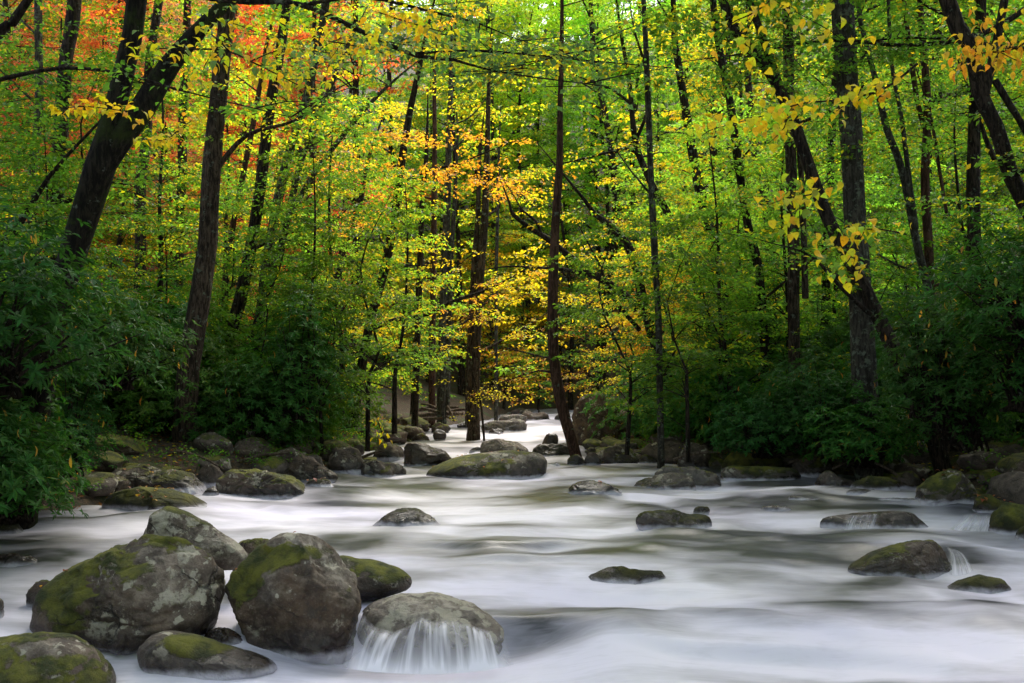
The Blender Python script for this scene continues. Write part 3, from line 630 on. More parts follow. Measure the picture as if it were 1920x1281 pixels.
veil('falling_water', 'small slide of water beside the dark wedge boulder', [(1765, 1022), (1790, 1030)], [(1780, 1078), (1830, 1080)], 11.6, 11.1, .6, .03)
veil('falling_water', 'fan of water pouring past the bright mossy rock', [(1800, 962), (1850, 962)], [(1770, 1003), (1858, 1003)], 14.3, 13.5, .6, .03)

# ------------------------------------------------------------------ leaves
class Leaves:
    def __init__(s): s.a = []
    def add(s, pos, dr, nrm, L, Wd): s.a.append((np.atleast_2d(pos), np.atleast_2d(dr), np.atleast_2d(nrm), np.atleast_1d(L), np.atleast_1d(Wd)))
    def mesh(s, name, mat, seed=0, fold=.18, six=False):
        p, d, n, L, Wd = [np.concatenate([q[i] for q in s.a]) for i in range(5)]
        d = d / np.linalg.norm(d, axis=1)[:, None]
        sd = np.cross(d, n); sd /= (np.linalg.norm(sd, axis=1)[:, None] + 1e-9); n = np.cross(sd, d)
        L = L[:, None]; Wd = Wd[:, None]
        tip = p + d * L - n * L * .12
        if six:
            a1 = p + d * L * .35 + sd * Wd * .5 + n * Wd * fold; b1 = p + d * L * .35 - sd * Wd * .5 + n * Wd * fold
            a2 = p + d * L * .72 + sd * Wd * .38 + n * (Wd * fold - L * .03); b2 = p + d * L * .72 - sd * Wd * .38 + n * (Wd * fold - L * .03)
            v = np.stack([p, a1, a2, tip, b2, b1], 1).reshape(-1, 3); m = len(p); i = np.arange(m)[:, None] * 6
            f = np.concatenate([i + [0, 1, 2, 3], i + [0, 3, 4, 5]]); k = 6
        else:
            a1 = p + d * L * .45 + sd * Wd * .5 + n * Wd * fold; b1 = p + d * L * .45 - sd * Wd * .5 + n * Wd * fold
            v = np.stack([p, a1, tip, b1], 1).reshape(-1, 3); m = len(p); i = np.arange(m)[:, None] * 4
            f = np.concatenate([i + [0, 1, 2], i + [0, 2, 3]]); k = 4
        r = np.random.RandomState(seed).rand(m)
        return mesh(name, v, f, mat, smooth=False, attrs={'rnd': np.repeat(r, k)})
def spray(lv, rs, p, d, L, n, size, droop=.12, tilt=.35):
    """a flat fan of leaves along a twig of length L that leaves p in direction d"""
    d = np.array(d, float); d /= np.linalg.norm(d)
    up = np.array([rs.normal() * tilt * .5, rs.normal() * tilt * .5, 1.]); s = np.cross(d, up); s /= np.linalg.norm(s) + 1e-9
    t = rs.rand(n) ** .8; w = (1 - t * .7) * L * .42
    off = rs.uniform(-1, 1, n)
    pos = p + np.outer(t * L, d) + np.outer(off * w, s); pos[:, 2] -= droop * L * t ** 2 + np.abs(off) * w * .15
    pos += rs.normal(size=(n, 3)) * [.02, .02, .035]
    dr = d * .6 + np.outer(np.sign(off) * .9, s) + rs.normal(size=(n, 3)) * .35; dr[:, 2] -= .25
    nr = np.array([0, 0, 1.]) + rs.normal(size=(n, 3)) * tilt
    sz = size * rs.uniform(.65, 1.25, n)
    lv.add(pos, dr, nr, sz, sz * rs.uniform(.5, .75, n))

# ------------------------------------------------------------------ tubes
def catmull(pts, rad, step):
    pts = np.array(pts, float); rad = np.array(rad, float)
    P0 = np.vstack([2 * pts[0] - pts[1], pts, 2 * pts[-1] - pts[-2]])
    out, ro = [], []
    for i in range(len(pts) - 1):
        a, b, c, d = P0[i:i + 4]; n = max(2, int(np.linalg.norm(c - b) / step))
        for k in range(n):
            t = k / n
            out.append(.5 * ((2 * b) + (c - a) * t + (2 * a - 5 * b + 4 * c - d) * t * t + (3 * b - a - 3 * c + d) * t ** 3)); ro.append(rad[i] * (1 - t) + rad[i + 1] * t)
    out.append(pts[-1]); ro.append(rad[-1])
    return np.array(out), np.array(ro)
def tube_arr(pts, rad, sides=8, step=.4, bark=0.0, seed=0, smooth_path=True):
    if smooth_path and len(pts) > 2: pts, rad = catmull(pts, rad, step)
    else: pts = np.array(pts, float); rad = np.array(rad, float)
    t = np.gradient(pts, axis=0); t /= np.linalg.norm(t, axis=1)[:, None] + 1e-9
    ref = np.array([.13, 1, .07]) if abs(t[:, 1]).mean() < .8 else np.array([1, 0, .1])
    a = np.cross(t, ref); a /= np.linalg.norm(a, axis=1)[:, None]; b = np.cross(t, a)
    th = np.arange(sides) / sides * 2 * math.pi
    rr = rad[:, None] * np.ones(sides)
    if bark:
        g = np.stack(np.broadcast_arrays(np.cos(th)[None, :] * 1.6, np.sin(th)[None, :] * 1.6, np.arange(len(pts))[:, None] * step * .8), -1).reshape(-1, 3)
        rr = rr * (1 + bark * fbm(g + seed, 3, seed).reshape(rr.shape))
    v = pts[:, None] + a[:, None] * (rr * np.cos(th))[:, :, None] + b[:, None] * (rr * np.sin(th))[:, :, None]
    n = len(pts); i = np.arange(n * sides).reshape(n, sides); j = np.roll(i, -1, 1)
    f = np.stack([i[:-1].ravel(), i[1:].ravel(), j[1:].ravel(), j[:-1].ravel()], 1)
    return v.reshape(-1, 3), f, pts, rad
def join(arrs):
    V, Fs, o = [], [], 0
    for v, f in arrs: V.append(v); Fs.append(f + o); o += len(v)
    return np.concatenate(V), np.concatenate(Fs)

# ------------------------------------------------------------------ colours of foliage (leaf reflectance)
C_GREEN = (.080, .185, .028); C_LIME = (.165, .325, .042); C_DARK = (.032, .095, .018); C_BLUEG = (.075, .150, .070)
C_YEL = (.42, .31, .02); C_ORA = (.46, .235, .03); C_RED = (.40, .08, .04); C_PINK = (.44, .14, .11); C_OLIVE = (.13, .12, .015); C_BROWN = (.20, .09, .02)

# ------------------------------------------------------------------ far and mid forest, shared kinds
def make_kind(seed, H, h0, r0, nb, blen, nleaf, leaf, lean=0.):
    """a slender woodland tree: trunk, branches, leaves in layered sprays; returns three meshes"""
    rs = np.random.RandomState(seed); x = lean
    path = [(0, 0, -.6), (rs.normal() * .1, 0, 1.5), (lean * H * .3 + rs.normal() * .3, rs.normal() * .2, H * .33), (lean * H * .6 + rs.normal() * .5, rs.normal() * .3, H * .66), (lean * H + rs.normal() * .5, rs.normal() * .5, H)]
    tv, tf, tp, tr = tube_arr(path, [r0 * 1.5, r0, r0 * .75, r0 * .5, r0 * .1], 9, .7, .1, seed)
    br, lv = [], Leaves()
    for k in range(nb):
        h = h0 + (H - h0) * (k + rs.rand()) / nb
        i = int(np.argmin(abs(tp[:, 2] - h))); p0 = tp[i]; az = rs.rand() * 6.283
        L = blen * (1 - .6 * (h - h0) / (H - h0)) * rs.uniform(.6, 1.2)
        el = rs.uniform(.05, .55); d = np.array([math.cos(az) * math.cos(el), math.sin(az) * math.cos(el), math.sin(el)])
        q1 = p0 + d * L * .5 + [0, 0, .1 * L]; q2 = p0 + d * L + [0, 0, -.02 * L]
        bv, bf, bp, _ = tube_arr([p0, q1, q2], [tr[i] * .35, tr[i] * .2, .008], 4, .8)
        br.append((bv, bf))
        ns = max(3, int(nleaf / nb / 38))
        for s in range(ns):
            t = rs.uniform(.25, 1); b = bp[min(len(bp) - 1, int(t * len(bp)))]
            a2 = az + rs.uniform(-1.3, 1.3); dd = (math.cos(a2), math.sin(a2), rs.uniform(-.15, .2))
            spray(lv, rs, b + rs.normal(size=3) * [.25, .25, .09], dd, rs.uniform(.6, 1.3), 38, leaf)
    bv, bf = join(br)
    return mesh('trunk', tv, tf, M_BARK), mesh('branches', bv, bf, M_BARK), lv.mesh('leaves', M_LEAF, seed)
KINDS_T = [make_kind(300 + k, H, h0, r, nb, bl, nl, .15, ln) for k, (H, h0, r, nb, bl, nl, ln) in enumerate([
    (24, 4, .19, 60, 4.2, 17000, .02), (27, 6, .24, 62, 4.6, 18000, -.03), (21, 2.5, .14, 60, 3.6, 16000, .05), (23, 4, .17, 60, 4.2, 17000, -.06), (25, 7, .2, 54, 5, 16000, .0)])]
KINDS_S = [make_kind(330 + k, H, .5, r, 34, bl, nl, .12, ln) for k, (H, r, bl, nl, ln) in enumerate([(6.5, .05, 2.0, 4600, .05), (5, .04, 1.8, 4000, -.08), (8.5, .07, 2.4, 5600, .1)])]
def plant(kinds, name, label, cat, group, x, D, sc, col, rot=None, bark=None, z=None):
    t, b, l = kinds
    e = empty(name, (x, D, gz(x, D) if z is None else z), label, cat, group)
    e.scale = (sc, sc, sc); e.rotation_euler = (0, 0, R.uniform(0, 6.28) if rot is None else rot)
    a = link('trunk', t, e); c = link('branches', b, e, kind='stuff'); d = link('leaves', l, e, color=col, kind='stuff')
    if bark:
        for q in (a, c): q.material_slots[0].link = 'OBJECT'; q.material_slots[0].material = bark
    return e
def vary(c, a, s=.18):
    return tuple(max(.004, q * R.uniform(1 - s, 1 + s)) for q in c) + (a,)
CN = {C_GREEN: 'green', C_LIME: 'yellow green', C_YEL: 'yellow', C_ORA: 'orange', C_RED: 'red', C_PINK: 'pinkish red', C_OLIVE: 'olive', C_DARK: 'dark green', C_BROWN: 'rusty brown', C_BLUEG: 'blue green'}
def pick_far(px):
    r = R.random()
    if px < 60: return (C_GREEN, .2) if r < .6 else (C_LIME, .35)
    if px < 560: return (C_RED, .15) if (r < .17 and px < 480) else (C_PINK, .1) if (r < .32 and px < 480) else (C_LIME, .16) if r < .62 else (C_GREEN, .12) if r < .92 else (C_ORA, .3)
    if px < 720: return (C_LIME, .12) if r < .55 else (C_ORA, .3) if r < .58 else (C_GREEN, .2) if r < .9 else (C_RED, .2)
    if px < 1300: return (C_LIME, .14) if r < .6 else (C_LIME, .36) if r < .8 else (C_GREEN, .15)
    return (C_LIME, .2) if r < .5 else (C_GREEN, .18) if r < .85 else (C_YEL, .5)
def where(px):
    return 'far left' if px < 300 else 'left' if px < 650 else 'centre left' if px < 900 else 'centre' if px < 1080 else 'centre right' if px < 1350 else 'right' if px < 1650 else 'far right'
R.seed(21); n = 0; tries = 0; placed = []
while n < 135 and tries < 5000:
    tries += 1
    D = 40 + 75 * R.random() ** 1.2; px = R.uniform(-160, 2080); x = (px - CX) * K(D)
    if (D < 52 and outside(np.array([x]), np.array([D]))[0] < 2.5) or any((x - a) ** 2 + (D - b) ** 2 < 9 for a, b in placed): continue
    placed.append((x, D)); c, a = pick_far(px)
    plant(R.choice(KINDS_T), 'woodland_tree', (lambda b, k: single(b, *['%s %s' % (w, b) for w in k]))('%s tree on the %s, %s' % (CN[c], 'far hill' if D > 85 else 'lower hill' if D > 62 else 'valley side', near(px)), R.sample(['tall', 'slender', 'low crowned', 'sparse', 'dense'], 4)), 'tree', 'slender trees on the slopes beyond the stream', x, D, R.uniform(.8, 1.12), vary(c, a))
    n += 1
for px, D, lab in [(1000, 62, 'tall'), (1070, 70, 'slender'), (1130, 60, 'dense'), (960, 76, 'straight'), (1040, 86, 'highest'), (1100, 95, 'distant'), (900, 66, 'leafy'), (1190, 68, 'broad'), (860, 90, 'narrow')]:
    plant(R.choice(KINDS_T), 'woodland_tree', lab + ' yellow green tree closing the gap above the rapid', 'tree', 'slender trees on the slopes beyond the stream', (px - CX) * K(D), D, 1.25, vary((.26, .43, .05), .12))  # leaf colour lifted above the usual lime, standing in for the canopy glow
for px, D, c, lab in [(90, 34, C_PINK, 'pinkish red maple behind the second trunk from the left'), (180, 38, C_RED, 'scarlet maple seen through the fork of the leaning tree'), (310, 36, C_PINK, 'pinkish maple just left of the tall brown trunk'),
        (460, 37, C_RED, 'red maple between curved dark trunk and tall brown trunk'), (40, 42, C_RED, 'red maple behind the leftmost grey trunk'), (560, 44, C_PINK, 'distant pink maple behind the lichened leaning trunks')]:
    plant(KINDS_T[2], 'red_maple', lab, 'tree', 'slender trees on the slopes beyond the stream', (px - CX) * K(D), D, .62, vary(c, .08))
for px, D, lab in [(1035, 120, 'hilltop tree over the rapid'), (985, 128, 'hilltop tree left of the rapid axis'), (1085, 124, 'hilltop tree right of the slim bowed tree'), (1010, 108, 'upper slope tree above the rapid'), (1060, 104, 'upper slope tree beside the slim bowed tree'), (940, 118, 'hilltop tree above the midstream tree')]:
    plant(R.choice(KINDS_T), 'woodland_tree', 'light green ' + lab, 'tree', 'slender trees on the slopes beyond the stream', (px - CX) * K(D), D, 1.5, vary((.26, .43, .05), .12))  # same lifted leaf colour, glow of the far canopy put into the leaves
n = 0; tries = 0; placed = []
while n < 170 and tries < 5000:
    tries += 1
    D = 33 + 60 * R.random() ** 1.3; px = R.uniform(-100, 2020); x = (px - CX) * K(D)
    if (D < 50 and outside(np.array([x]), np.array([D]))[0] < 1.6) or any((x - a) ** 2 + (D - b) ** 2 < 2 for a, b in placed): continue
    placed.append((x, D)); r = R.random()
    c, a = ((C_LIME, .3) if r < .4 else (C_GREEN, .2) if r < .65 else (C_ORA, .4) if r < .78 else (C_YEL, .4)) if 650 < px < 1350 else ((C_GREEN, .2) if r < .5 else (C_LIME, .4) if r < .8 else (C_RED, .2) if px < 650 else (C_GREEN, .1))
    plant(R.choice(KINDS_S), 'sapling', (lambda b, k: single(b, *['%s %s' % (w, b) for w in k]))('%s sapling %s in the %s understory' % (CN[c], near(px), 'far' if D > 65 else 'middle' if D > 48 else 'nearer'), R.sample(['bushy', 'spindly', 'small', 'tall'], 4)), 'sapling', 'understory saplings beyond the stream', x, D, R.uniform(.7, 1.3), vary(c, a))
    n += 1

# the woods go on beside and behind the place the photograph was taken from
R.seed(61)
for k in range(30):
    D = R.uniform(-24, 13); x = R.choice([-1, 1]) * R.uniform(7.5, 20) if D > -10 else R.uniform(-20, 20)
    c = R.choice([C_GREEN, C_LIME, C_GREEN])
    plant(R.choice(KINDS_T), 'woodland_tree', single('%s tree %s the viewpoint' % (CN[c], 'beside' if D > -6 else 'behind')), 'tree', 'trees around the viewpoint', x, D, R.uniform(.85, 1.1), vary(c, .2))
for k in range(26):  # unseen saplings, added to block level light from behind and beside the camera
    D = R.uniform(-14, 9); x = R.choice([-1, 1]) * R.uniform(6.5 + max(0, D) * .25, 12) if D > -6 else R.uniform(-12, 12)
    plant(R.choice(KINDS_S), 'sapling', 'unseen green sapling added beside the viewpoint to block low light', 'sapling', 'unseen saplings added around the viewpoint', x, D, R.uniform(.8, 1.2), vary(C_GREEN, .1))
# ------------------------------------------------------------------ rhododendron thickets
def make_rhodo(seed, r, h, nw, leaf):
    rs = np.random.RandomState(seed); lv = Leaves(); st = []
    for k in range(nw):
        # whorls sit on the outside of lumpy domes
        az = rs.rand() * 6.283; u = rs.rand() ** .7; el = math.asin(u)
        lump = 1 + .28 * math.sin(az * 3 + seed) * math.cos(el * 4 + seed) + rs.normal() * .07
        rr = (1 - .45 * rs.rand() ** 2.2) * lump
        p = np.array([math.cos(az) * math.cos(el) * r * rr, math.sin(az) * math.cos(el) * r * rr, .12 * h + u * h * .88 * rr])
        if rs.rand() < .25: p[2] *= rs.rand()
        ax = p / [r, r, h] * [1, 1, .7]; ax = ax / np.linalg.norm(ax) * .7 + [0, 0, .6] + rs.normal(size=3) * .2; ax /= np.linalg.norm(ax)
        a = np.cross(ax, [.3, .9, .1]); a /= np.linalg.norm(a); b = np.cross(ax, a)
        m = rs.randint(6, 10); th = np.arange(m) / m * 6.283 + rs.rand() * 6
        ring = np.outer(np.cos(th), a) + np.outer(np.sin(th), b)
        dr = ring + ax * rs.uniform(-.45, .5) + rs.normal(size=(m, 3)) * .14
        nr = ax + ring * .15 + rs.normal(size=(m, 3)) * .15
        L = leaf * rs.uniform(.7, 1.2, m)
        lv.add(p + rs.normal(size=(m, 3)) * .01, dr, nr, L, L * rs.uniform(.26, .34, m))
        if k % 14 == 0:
            q0 = np.array([rs.normal() * .2, rs.normal() * .2, -.2]); q1 = p * [.45, .45, .55] + rs.normal(size=3) * .15
            bv, bf, _, _ = tube_arr([q0, q1, p], [.035, .018, .006], 5, .35); st.append((bv, bf))
    bv, bf = join(st)
    return mesh('stems', bv, bf, M_BARK), lv.mesh('leaves', M_RHODO, seed, fold=.1, six=True)
RH = [make_rhodo(400, 1.5, 2.2, 760, .15), make_rhodo(401, 1.9, 2.0, 900, .15), make_rhodo(402, 1.2, 2.6, 700, .14), make_rhodo(403, 1.4, 1.5, 640, .16)]
LEAFM = {}
def single_leaf(kind):
    """one thin, cupped leaf with a stalk: the size of a real one, in three shapes"""
    if kind in LEAFM: return LEAFM[kind]
    if kind == 'heart': prof = [(.06, .0), (0, .22), (.10, .38), (.28, .45), (.48, .42), (.66, .32), (.82, .18), (.93, .07), (1, 0)]
    elif kind == 'oval': prof = [(0, .0), (.12, .18), (.35, .30), (.6, .27), (.85, .12), (1, 0)]
    else: prof = [(0, .0), (.15, .09), (.45, .15), (.75, .12), (.92, .05), (1, 0)]
    v = []; f = []
    for t, w in prof:
        z = .10 * math.sin(t * 3) - .34 * t * t
        v += [(t, -w, z + w * .25), (t, 0, z), (t, w, z + w * .25)]
    for i in range(len(prof) - 1):
        a = i * 3; f += [(a, a + 1, a + 4, a + 3), (a + 1, a + 2, a + 5, a + 4)]
    b = len(v); v += [(-.3, -.008, .03), (-.3, .008, .03), (0, .012, 0), (0, -.012, 0)]; f.append((b, b + 1, b + 2, b + 3))
    LEAFM[kind] = mesh('leaf', v, f, M_SINGLE if kind != 'strap' else M_SINGLE, smooth=True)
    return LEAFM[kind]
def m_single():
    m, t, nd, lk = newmat('single_leaf'); g = N(t)
    oi = g.n('ShaderNodeObjectInfo'); tc = g.n('ShaderNodeTexCoord')
    n = g.noise(tc.outputs['Object'], 3, 4)
    x = g.n('ShaderNodeSeparateXYZ', i_0=tc.outputs['Object'])
    vein = g.ramp(g.m('ABSOLUTE', g.m('SINE', g.m('MULTIPLY', g.m('SUBTRACT', x.outputs[0], g.m('ABSOLUTE', x.outputs[1])), 22.0))), .0, .35)
    c = g.mix(g.m('MULTIPLY', g.m('SUBTRACT', 1.0, vein), .3), oi.outputs['Color'], (.25, .16, .03))
    c = g.mix(g.m('MULTIPLY', g.ramp(n, .62, .74), .6), c, (.24, .11, .02))
    pr = g.n('ShaderNodeBsdfPrincipled', i_Base_Color=c, i_Roughness=.5)
    tl = g.n('ShaderNodeBsdfTranslucent', i_Color=c)
    mx = g.n('ShaderNodeMixShader', i_0=.62, i_1=pr.outputs[0], i_2=tl.outputs[0]); g.n('ShaderNodeOutputMaterial', i_0=mx.outputs[0])
    return m
M_SINGLE = m_single()
def put_leaf(kind, loc, size, col, parent=None, hang=0.0, rz=None, flatn=.35):
    o = link('leaf', single_leaf(kind), parent, color=(*[min(1, q * R.uniform(.75, 1.25)) for q in col], 1), loc=loc)
    o.scale = (size,) * 3
    o.rotation_euler = (R.gauss(0, flatn), hang + R.gauss(0, .3), R.uniform(0, 6.28) if rz is None else rz)
    return o
nrh = 0
def rhodo(x, D, sc, label, yellow=0, col=C_DARK, z=None, a=.02):
    global nrh
    st, lf = RH[nrh % 4]; nrh += 1
    e = empty('rhododendron', (x, D, (gz(x, D) if z is None else z) - .1), label, 'bush', 'rhododendron bushes of the bank thickets')
    link('stems', st, e, kind='stuff'); link('leaves', lf, e, color=vary(col, a, .2), kind='stuff')
    e.scale = (sc,) * 3; e.rotation_euler = (0, 0, R.uniform(0, 6.28))
    r, h = [(1.5, 2.2), (1.9, 2.0), (1.2, 2.6), (1.4, 1.5)][(nrh - 1) % 4]
    for k in range(yellow):
        az = R.uniform(0, 6.28); u = R.uniform(.1, .95); cz = math.sqrt(1 - u * u)
        p = (math.cos(az) * cz * r * 1.03, math.sin(az) * cz * r * 1.03, .12 * h + u * h * .9)
        o = put_leaf('strap', p, .15, (.50, .27, .03), e, hang=R.uniform(.8, 1.5)); o['label'] = 'yellow drooping old leaf'
    return e
R.seed(31)
LM_L = [(18, 'behind the leaf strewn mossy slab'), (24, 'beyond the grooved slab'), (99, 'above the jumble of the upper reach')]
for k in range(46):
    left = k % 2 == 0
    D = 11.5 + 17 * ((k // 2) / 22.) + R.uniform(-.6, .6)
    for tier in range(3):
        s = [2.2, 4.2, 6.6][tier] + R.uniform(-.4, .8)
        if D < 20: s += .3 if left else .7
        e = float(np.interp(D, eLd, eLx)) - s if left else float(np.interp(D, eRd, eRx)) + s
        px = px_of(e, D, gz(e, D))[0]
        if not (-420 < px < 2340): continue
        if D < 20.3 and 190 < px < 520: continue
        if left and tier == 0 and 14.5 < D < 22: e -= 1.5
        side = 'left' if left else 'right'
        sc = R.uniform(.72, 1.1)
        if tier > 0 and R.random() < .45 or (tier == 0 and R.random() < .12):
            plant(R.choice(KINDS_S), 'sapling', single('green sapling %s, %s' % (near(px), ['low by the water', 'within the thicket', 'above the thicket'][tier]), 'leafy green sapling %s, %s' % (near(px), ['low by the water', 'within the thicket', 'above the thicket'][tier])), 'sapling', 'green saplings among the thickets', e, D, R.uniform(.45, .75), vary((.05, .135, .012) if R.random() < .7 else C_LIME, R.uniform(.04, .25)))
            continue
        lab = 'rhododendron %s, %s' % (near(px), ['lowest by the water', 'halfway up the thicket', 'high up the %s slope' % side][tier])
        lab = single('dark ' + lab, 'glossy ' + lab, ('big ' if sc > .95 else 'small ' if sc < .8 else 'medium ') + lab, ('nearer ' if D < 17 else 'farther ') + lab)
        rhodo(e, D, sc, lab, yellow=R.randint(9, 18) if D < 24 else 0, col=((.050, .130, .015) if R.random() < .6 else (.068, .165, .020)) if left else ((.055, .150, .036) if R.random() < .7 else (.072, .180, .034)))

for px, py, D, sc, yl, lab in [(-60, 850, 11.2, .8, 10, 'nearest dark rhododendron in the lower left shade'), (-90, 690, 12.9, .9, 12, 'rhododendron left of the forked tree at the picture edge'), (-30, 620, 11.5, .9, 10, 'rhododendron at the left edge above the nearest one'),
        (115, 800, 14.4, .6, 10, 'rhododendron overhanging the mossy leaf strewn slab'), (215, 640, 15.5, .75, 14, 'rhododendron between forked tree and tall brown trunk'), (20, 870, 12.4, .6, 4, 'low rhododendron drooping over the left channel'),
        (455, 780, 20.4, .8, 8, 'rhododendron just right of the tall brown trunk foot'), (560, 720, 20.5, .9, 6, 'rhododendron over the grooved slab'), (290, 620, 21, .9, 10, 'upper rhododendron left of the tall brown trunk'),
        (1915, 680, 15.4, .75, 14, 'nearest rhododendron at the right edge'), (1960, 560, 14.5, .9, 12, 'upper rhododendron at the right edge'), (1800, 760, 16.8, .8, 12, 'rhododendron over the pointed boulder'), (1620, 800, 18.6, .75, 12, 'rhododendron reaching over the speckled rock'),
        (1530, 770, 19.6, .7, 12, 'rhododendron in front of the brown trunk'), (1440, 790, 20.4, .7, 9, 'rhododendron above the long flat topped block'), (1745, 700, 16.8, .75, 12, 'rhododendron in front of the slanting grey tree'), (1640, 730, 20, .75, 10, 'rhododendron hiding the foot of the thickest grey trunk')]:
    q = P(px, py, D); rhodo(q.x, D, sc, lab, yellow=yl, z=q.z - .5)
# ------------------------------------------------------------------ trees placed one by one
def htree(name, label, D, stems, bark='d', nl=3, col=C_GREEN, a=.3, crown=True, clumps=(), seed=1, cat='tree', canopy=1.0, leafs=.11, zbase=None, limbs=(), grow=True, nsp=5):
    """stems: list of photo polylines from foot to top with width in pixels; the first one is the trunk"""
    rs = np.random.RandomState(seed)
    main = stems[0]
    foot = P(main[0][0], main[0][1], D)
    g0 = gz(foot.x, D) if zbase is None else zbase
    org = Vector((foot.x, D, min(g0, foot.z)))
    e = empty(name, org, label, cat)
    lv = Leaves(); tw = []
    tops = None
    def wpts(st):
        pts = [np.array(P(q[0], q[1], D + (q[3] if len(q) > 3 else 0))) for q in st]; rad = [q[2] * K(D) * .43 for q in st]
        return pts, rad
    pts, rad = wpts(main)
    if pts[0][2] > g0 + .05:
        d = pts[0] - pts[1]; d = d / abs(d[2]); h = pts[0][2] - g0 + .3
        pts.insert(0, pts[0] + d * h * np.array([.6, .6, 1])); rad.insert(0, rad[0] * 1.12)
    else: pts.insert(0, pts[0] - [0, 0, .35]); rad.insert(0, rad[0] * 1.35)
    up = main[-1][1] < 20
    if up and grow:
        d = pts[-1] - pts[-2]; d = d / np.linalg.norm(d); d = d * .6 + [0, 0, .4]; H = 11 * canopy
        pts += [pts[-1] + d * H * .4, pts[-1] + d * H * .4 + np.array([d[0] * .4, 0, 1]) * H * .5]; rad += [rad[-1] * .75, rad[-1] * .2]
    if not up: d = pts[-1] - pts[-2]; d = d / np.linalg.norm(d); pts.append(pts[-1] + d * 2.2 + rs.normal(size=3) * .2); rad.append(.008)
    # small crookedness
    for i in range(1, len(pts) - 1): pts[i] = pts[i] + rs.normal(size=3) * [0, .06, 0]
    tv, tf, tp, tr = tube_arr(pts, rad, 14, .22, .10, seed)
    link('trunk', mesh('trunk', tv - np.array(org), tf, BARK[bark]), e)
    paths = []
    for st in stems[1:]:
        p2, r2 = wpts(st)
        if st[-1][1] < 20:
            d = p2[-1] - p2[-2]; d = d / np.linalg.norm(d); p2.append(p2[-1] + d * 4); r2.append(r2[-1] * .3)
        else:
            d = p2[-1] - p2[-2]; d = d / np.linalg.norm(d); p2.append(p2[-1] + d * 1.3 + rs.normal(size=3) * .15); r2.append(.006)
        bv, bf, bp, br_ = tube_arr(p2, r2, 10, .22, .08, seed + 3)
        link('limb', mesh('limb', bv - np.array(org), bf, BARK[bark]), e); paths.append((bp, br_))
    zs = tp[:, 2]; lo = org.z + 2.6
    cand = [i for i in range(len(tp) - 2) if tp[i][2] > lo]
    for k in range(nl):
        if not cand: break
        i = cand[int((k + rs.rand()) / nl * len(cand))]; p0 = tp[i]
        az = rs.choice([0, math.pi]) + rs.uniform(-.9, .9); L = rs.uniform(1.6, 3.6); el = rs.uniform(.15, .8)
        d = np.array([math.cos(az) * math.cos(el), math.sin(az) * math.cos(el) * .8, math.sin(el)])
        q = [p0, p0 + d * L * .35 + rs.normal(size=3) * .12, p0 + d * L * .7 + rs.normal(size=3) * .2 + [0, 0, .1], p0 + d * L + rs.normal(size=3) * .2 + [0, 0, -.05]]
        bv, bf, bp, br_ = tube_arr(q, [tr[i] * .38, tr[i] * .26, tr[i] * .15, .008], 6, .25, .05, seed + k)
        link('limb', mesh('limb', bv - np.array(org), bf, BARK[bark]), e); paths.append((bp, br_))
    for bp, br_ in paths:                                # twigs and sprays along each limb
        n = len(bp)
        for s in range(nsp):
            b = bp[int(n * rs.uniform(.35, .99))]; az = rs.rand() * 6.283; L = rs.uniform(.5, 1.2)
            d = np.array([math.cos(az), math.sin(az), rs.uniform(-.1, .4)])
            q = [b, b + d * L * .5 + rs.normal(size=3) * .05, b + d * L]
            tv_, tf_, tpp, _ = tube_arr(q, [.012, .008, .004], 3, .3); tw.append((tv_, tf_))
            spray(lv, rs, b + d * .2, d, L * 1.1, 26, leafs); spray(lv, rs, b + d * L * .5, (d[1], d[0], .05), L * .7, 16, leafs)
    clumps = list(clumps)
    if up and D > 17.5 and crown:
        for k in range(10):
            py_ = rs.uniform(-10, 470); i_ = min(range(len(main)), key=lambda q: abs(main[q][1] - py_))
            clumps.append((main[i_][0] + rs.uniform(-170, 170), py_, 62, 9, 4, rs.uniform(-1.2, 2)))
    for (px, py, rx, ry, n, dd) in clumps:               # leaf tiers whose place the photo fixes
        c = np.array(P(px, py, D + dd)); kx = rx * K(D + dd); ky = ry * K(D + dd)
        for s in range(n):
            o = rs.normal(size=3) * [kx * .5, max(.5, kx * .28), ky * .5]; az = rs.choice([0, math.pi]) + rs.uniform(-1, 1)
            d = (math.cos(az), math.sin(az) * .6, rs.uniform(-.15, .1))
            spray(lv, rs, c + o, d, rs.uniform(.6, 1.1), 26, leafs)
            if s % 3 == 0: tv_, tf_, _, _ = tube_arr([c + o, c + o + np.array(d) * .9], [.008, .003], 3, .3, smooth_path=False); tw.append((tv_, tf_))
    if tw: v_, f_ = join(tw); link('twigs', mesh('twigs', v_ - np.array(org), f_, M_BARK), e, kind='stuff')
    if lv.a:
        me = lv.mesh('leaves', M_LEAF, seed); me.transform(Matrix.Translation(-org)); link('leaves', me, e, color=(*col, a), kind='stuff')
    if crown and up:                                     # the crown above the picture: closes the canopy over the bank
        t = Vector(tp[int(len(tp) * .78)])
        o = link('crown', KINDS_T[seed % 5][2], e, color=(*col, a), loc=t - org - Vector((0, 0, 9)), kind='stuff'); o.rotation_euler = (0, 0, rs.rand() * 6)
    return e
T = htree
T('forked_tree', 'massive dark forked tree leaning right from the left edge thicket', 13.5, [[(45, 930, 66), (70, 740, 62), (108, 580, 60), (145, 430, 60), (190, 310, 64), (212, 220, 48), (236, 110, 44), (255, -10, 44)], [(180, 330, 60), (225, 262, 56), (270, 200, 52), (320, 120, 44), (380, 50, 34), (440, -10, 30)]], 'm', nl=2, seed=1, a=.15, col=C_GREEN)
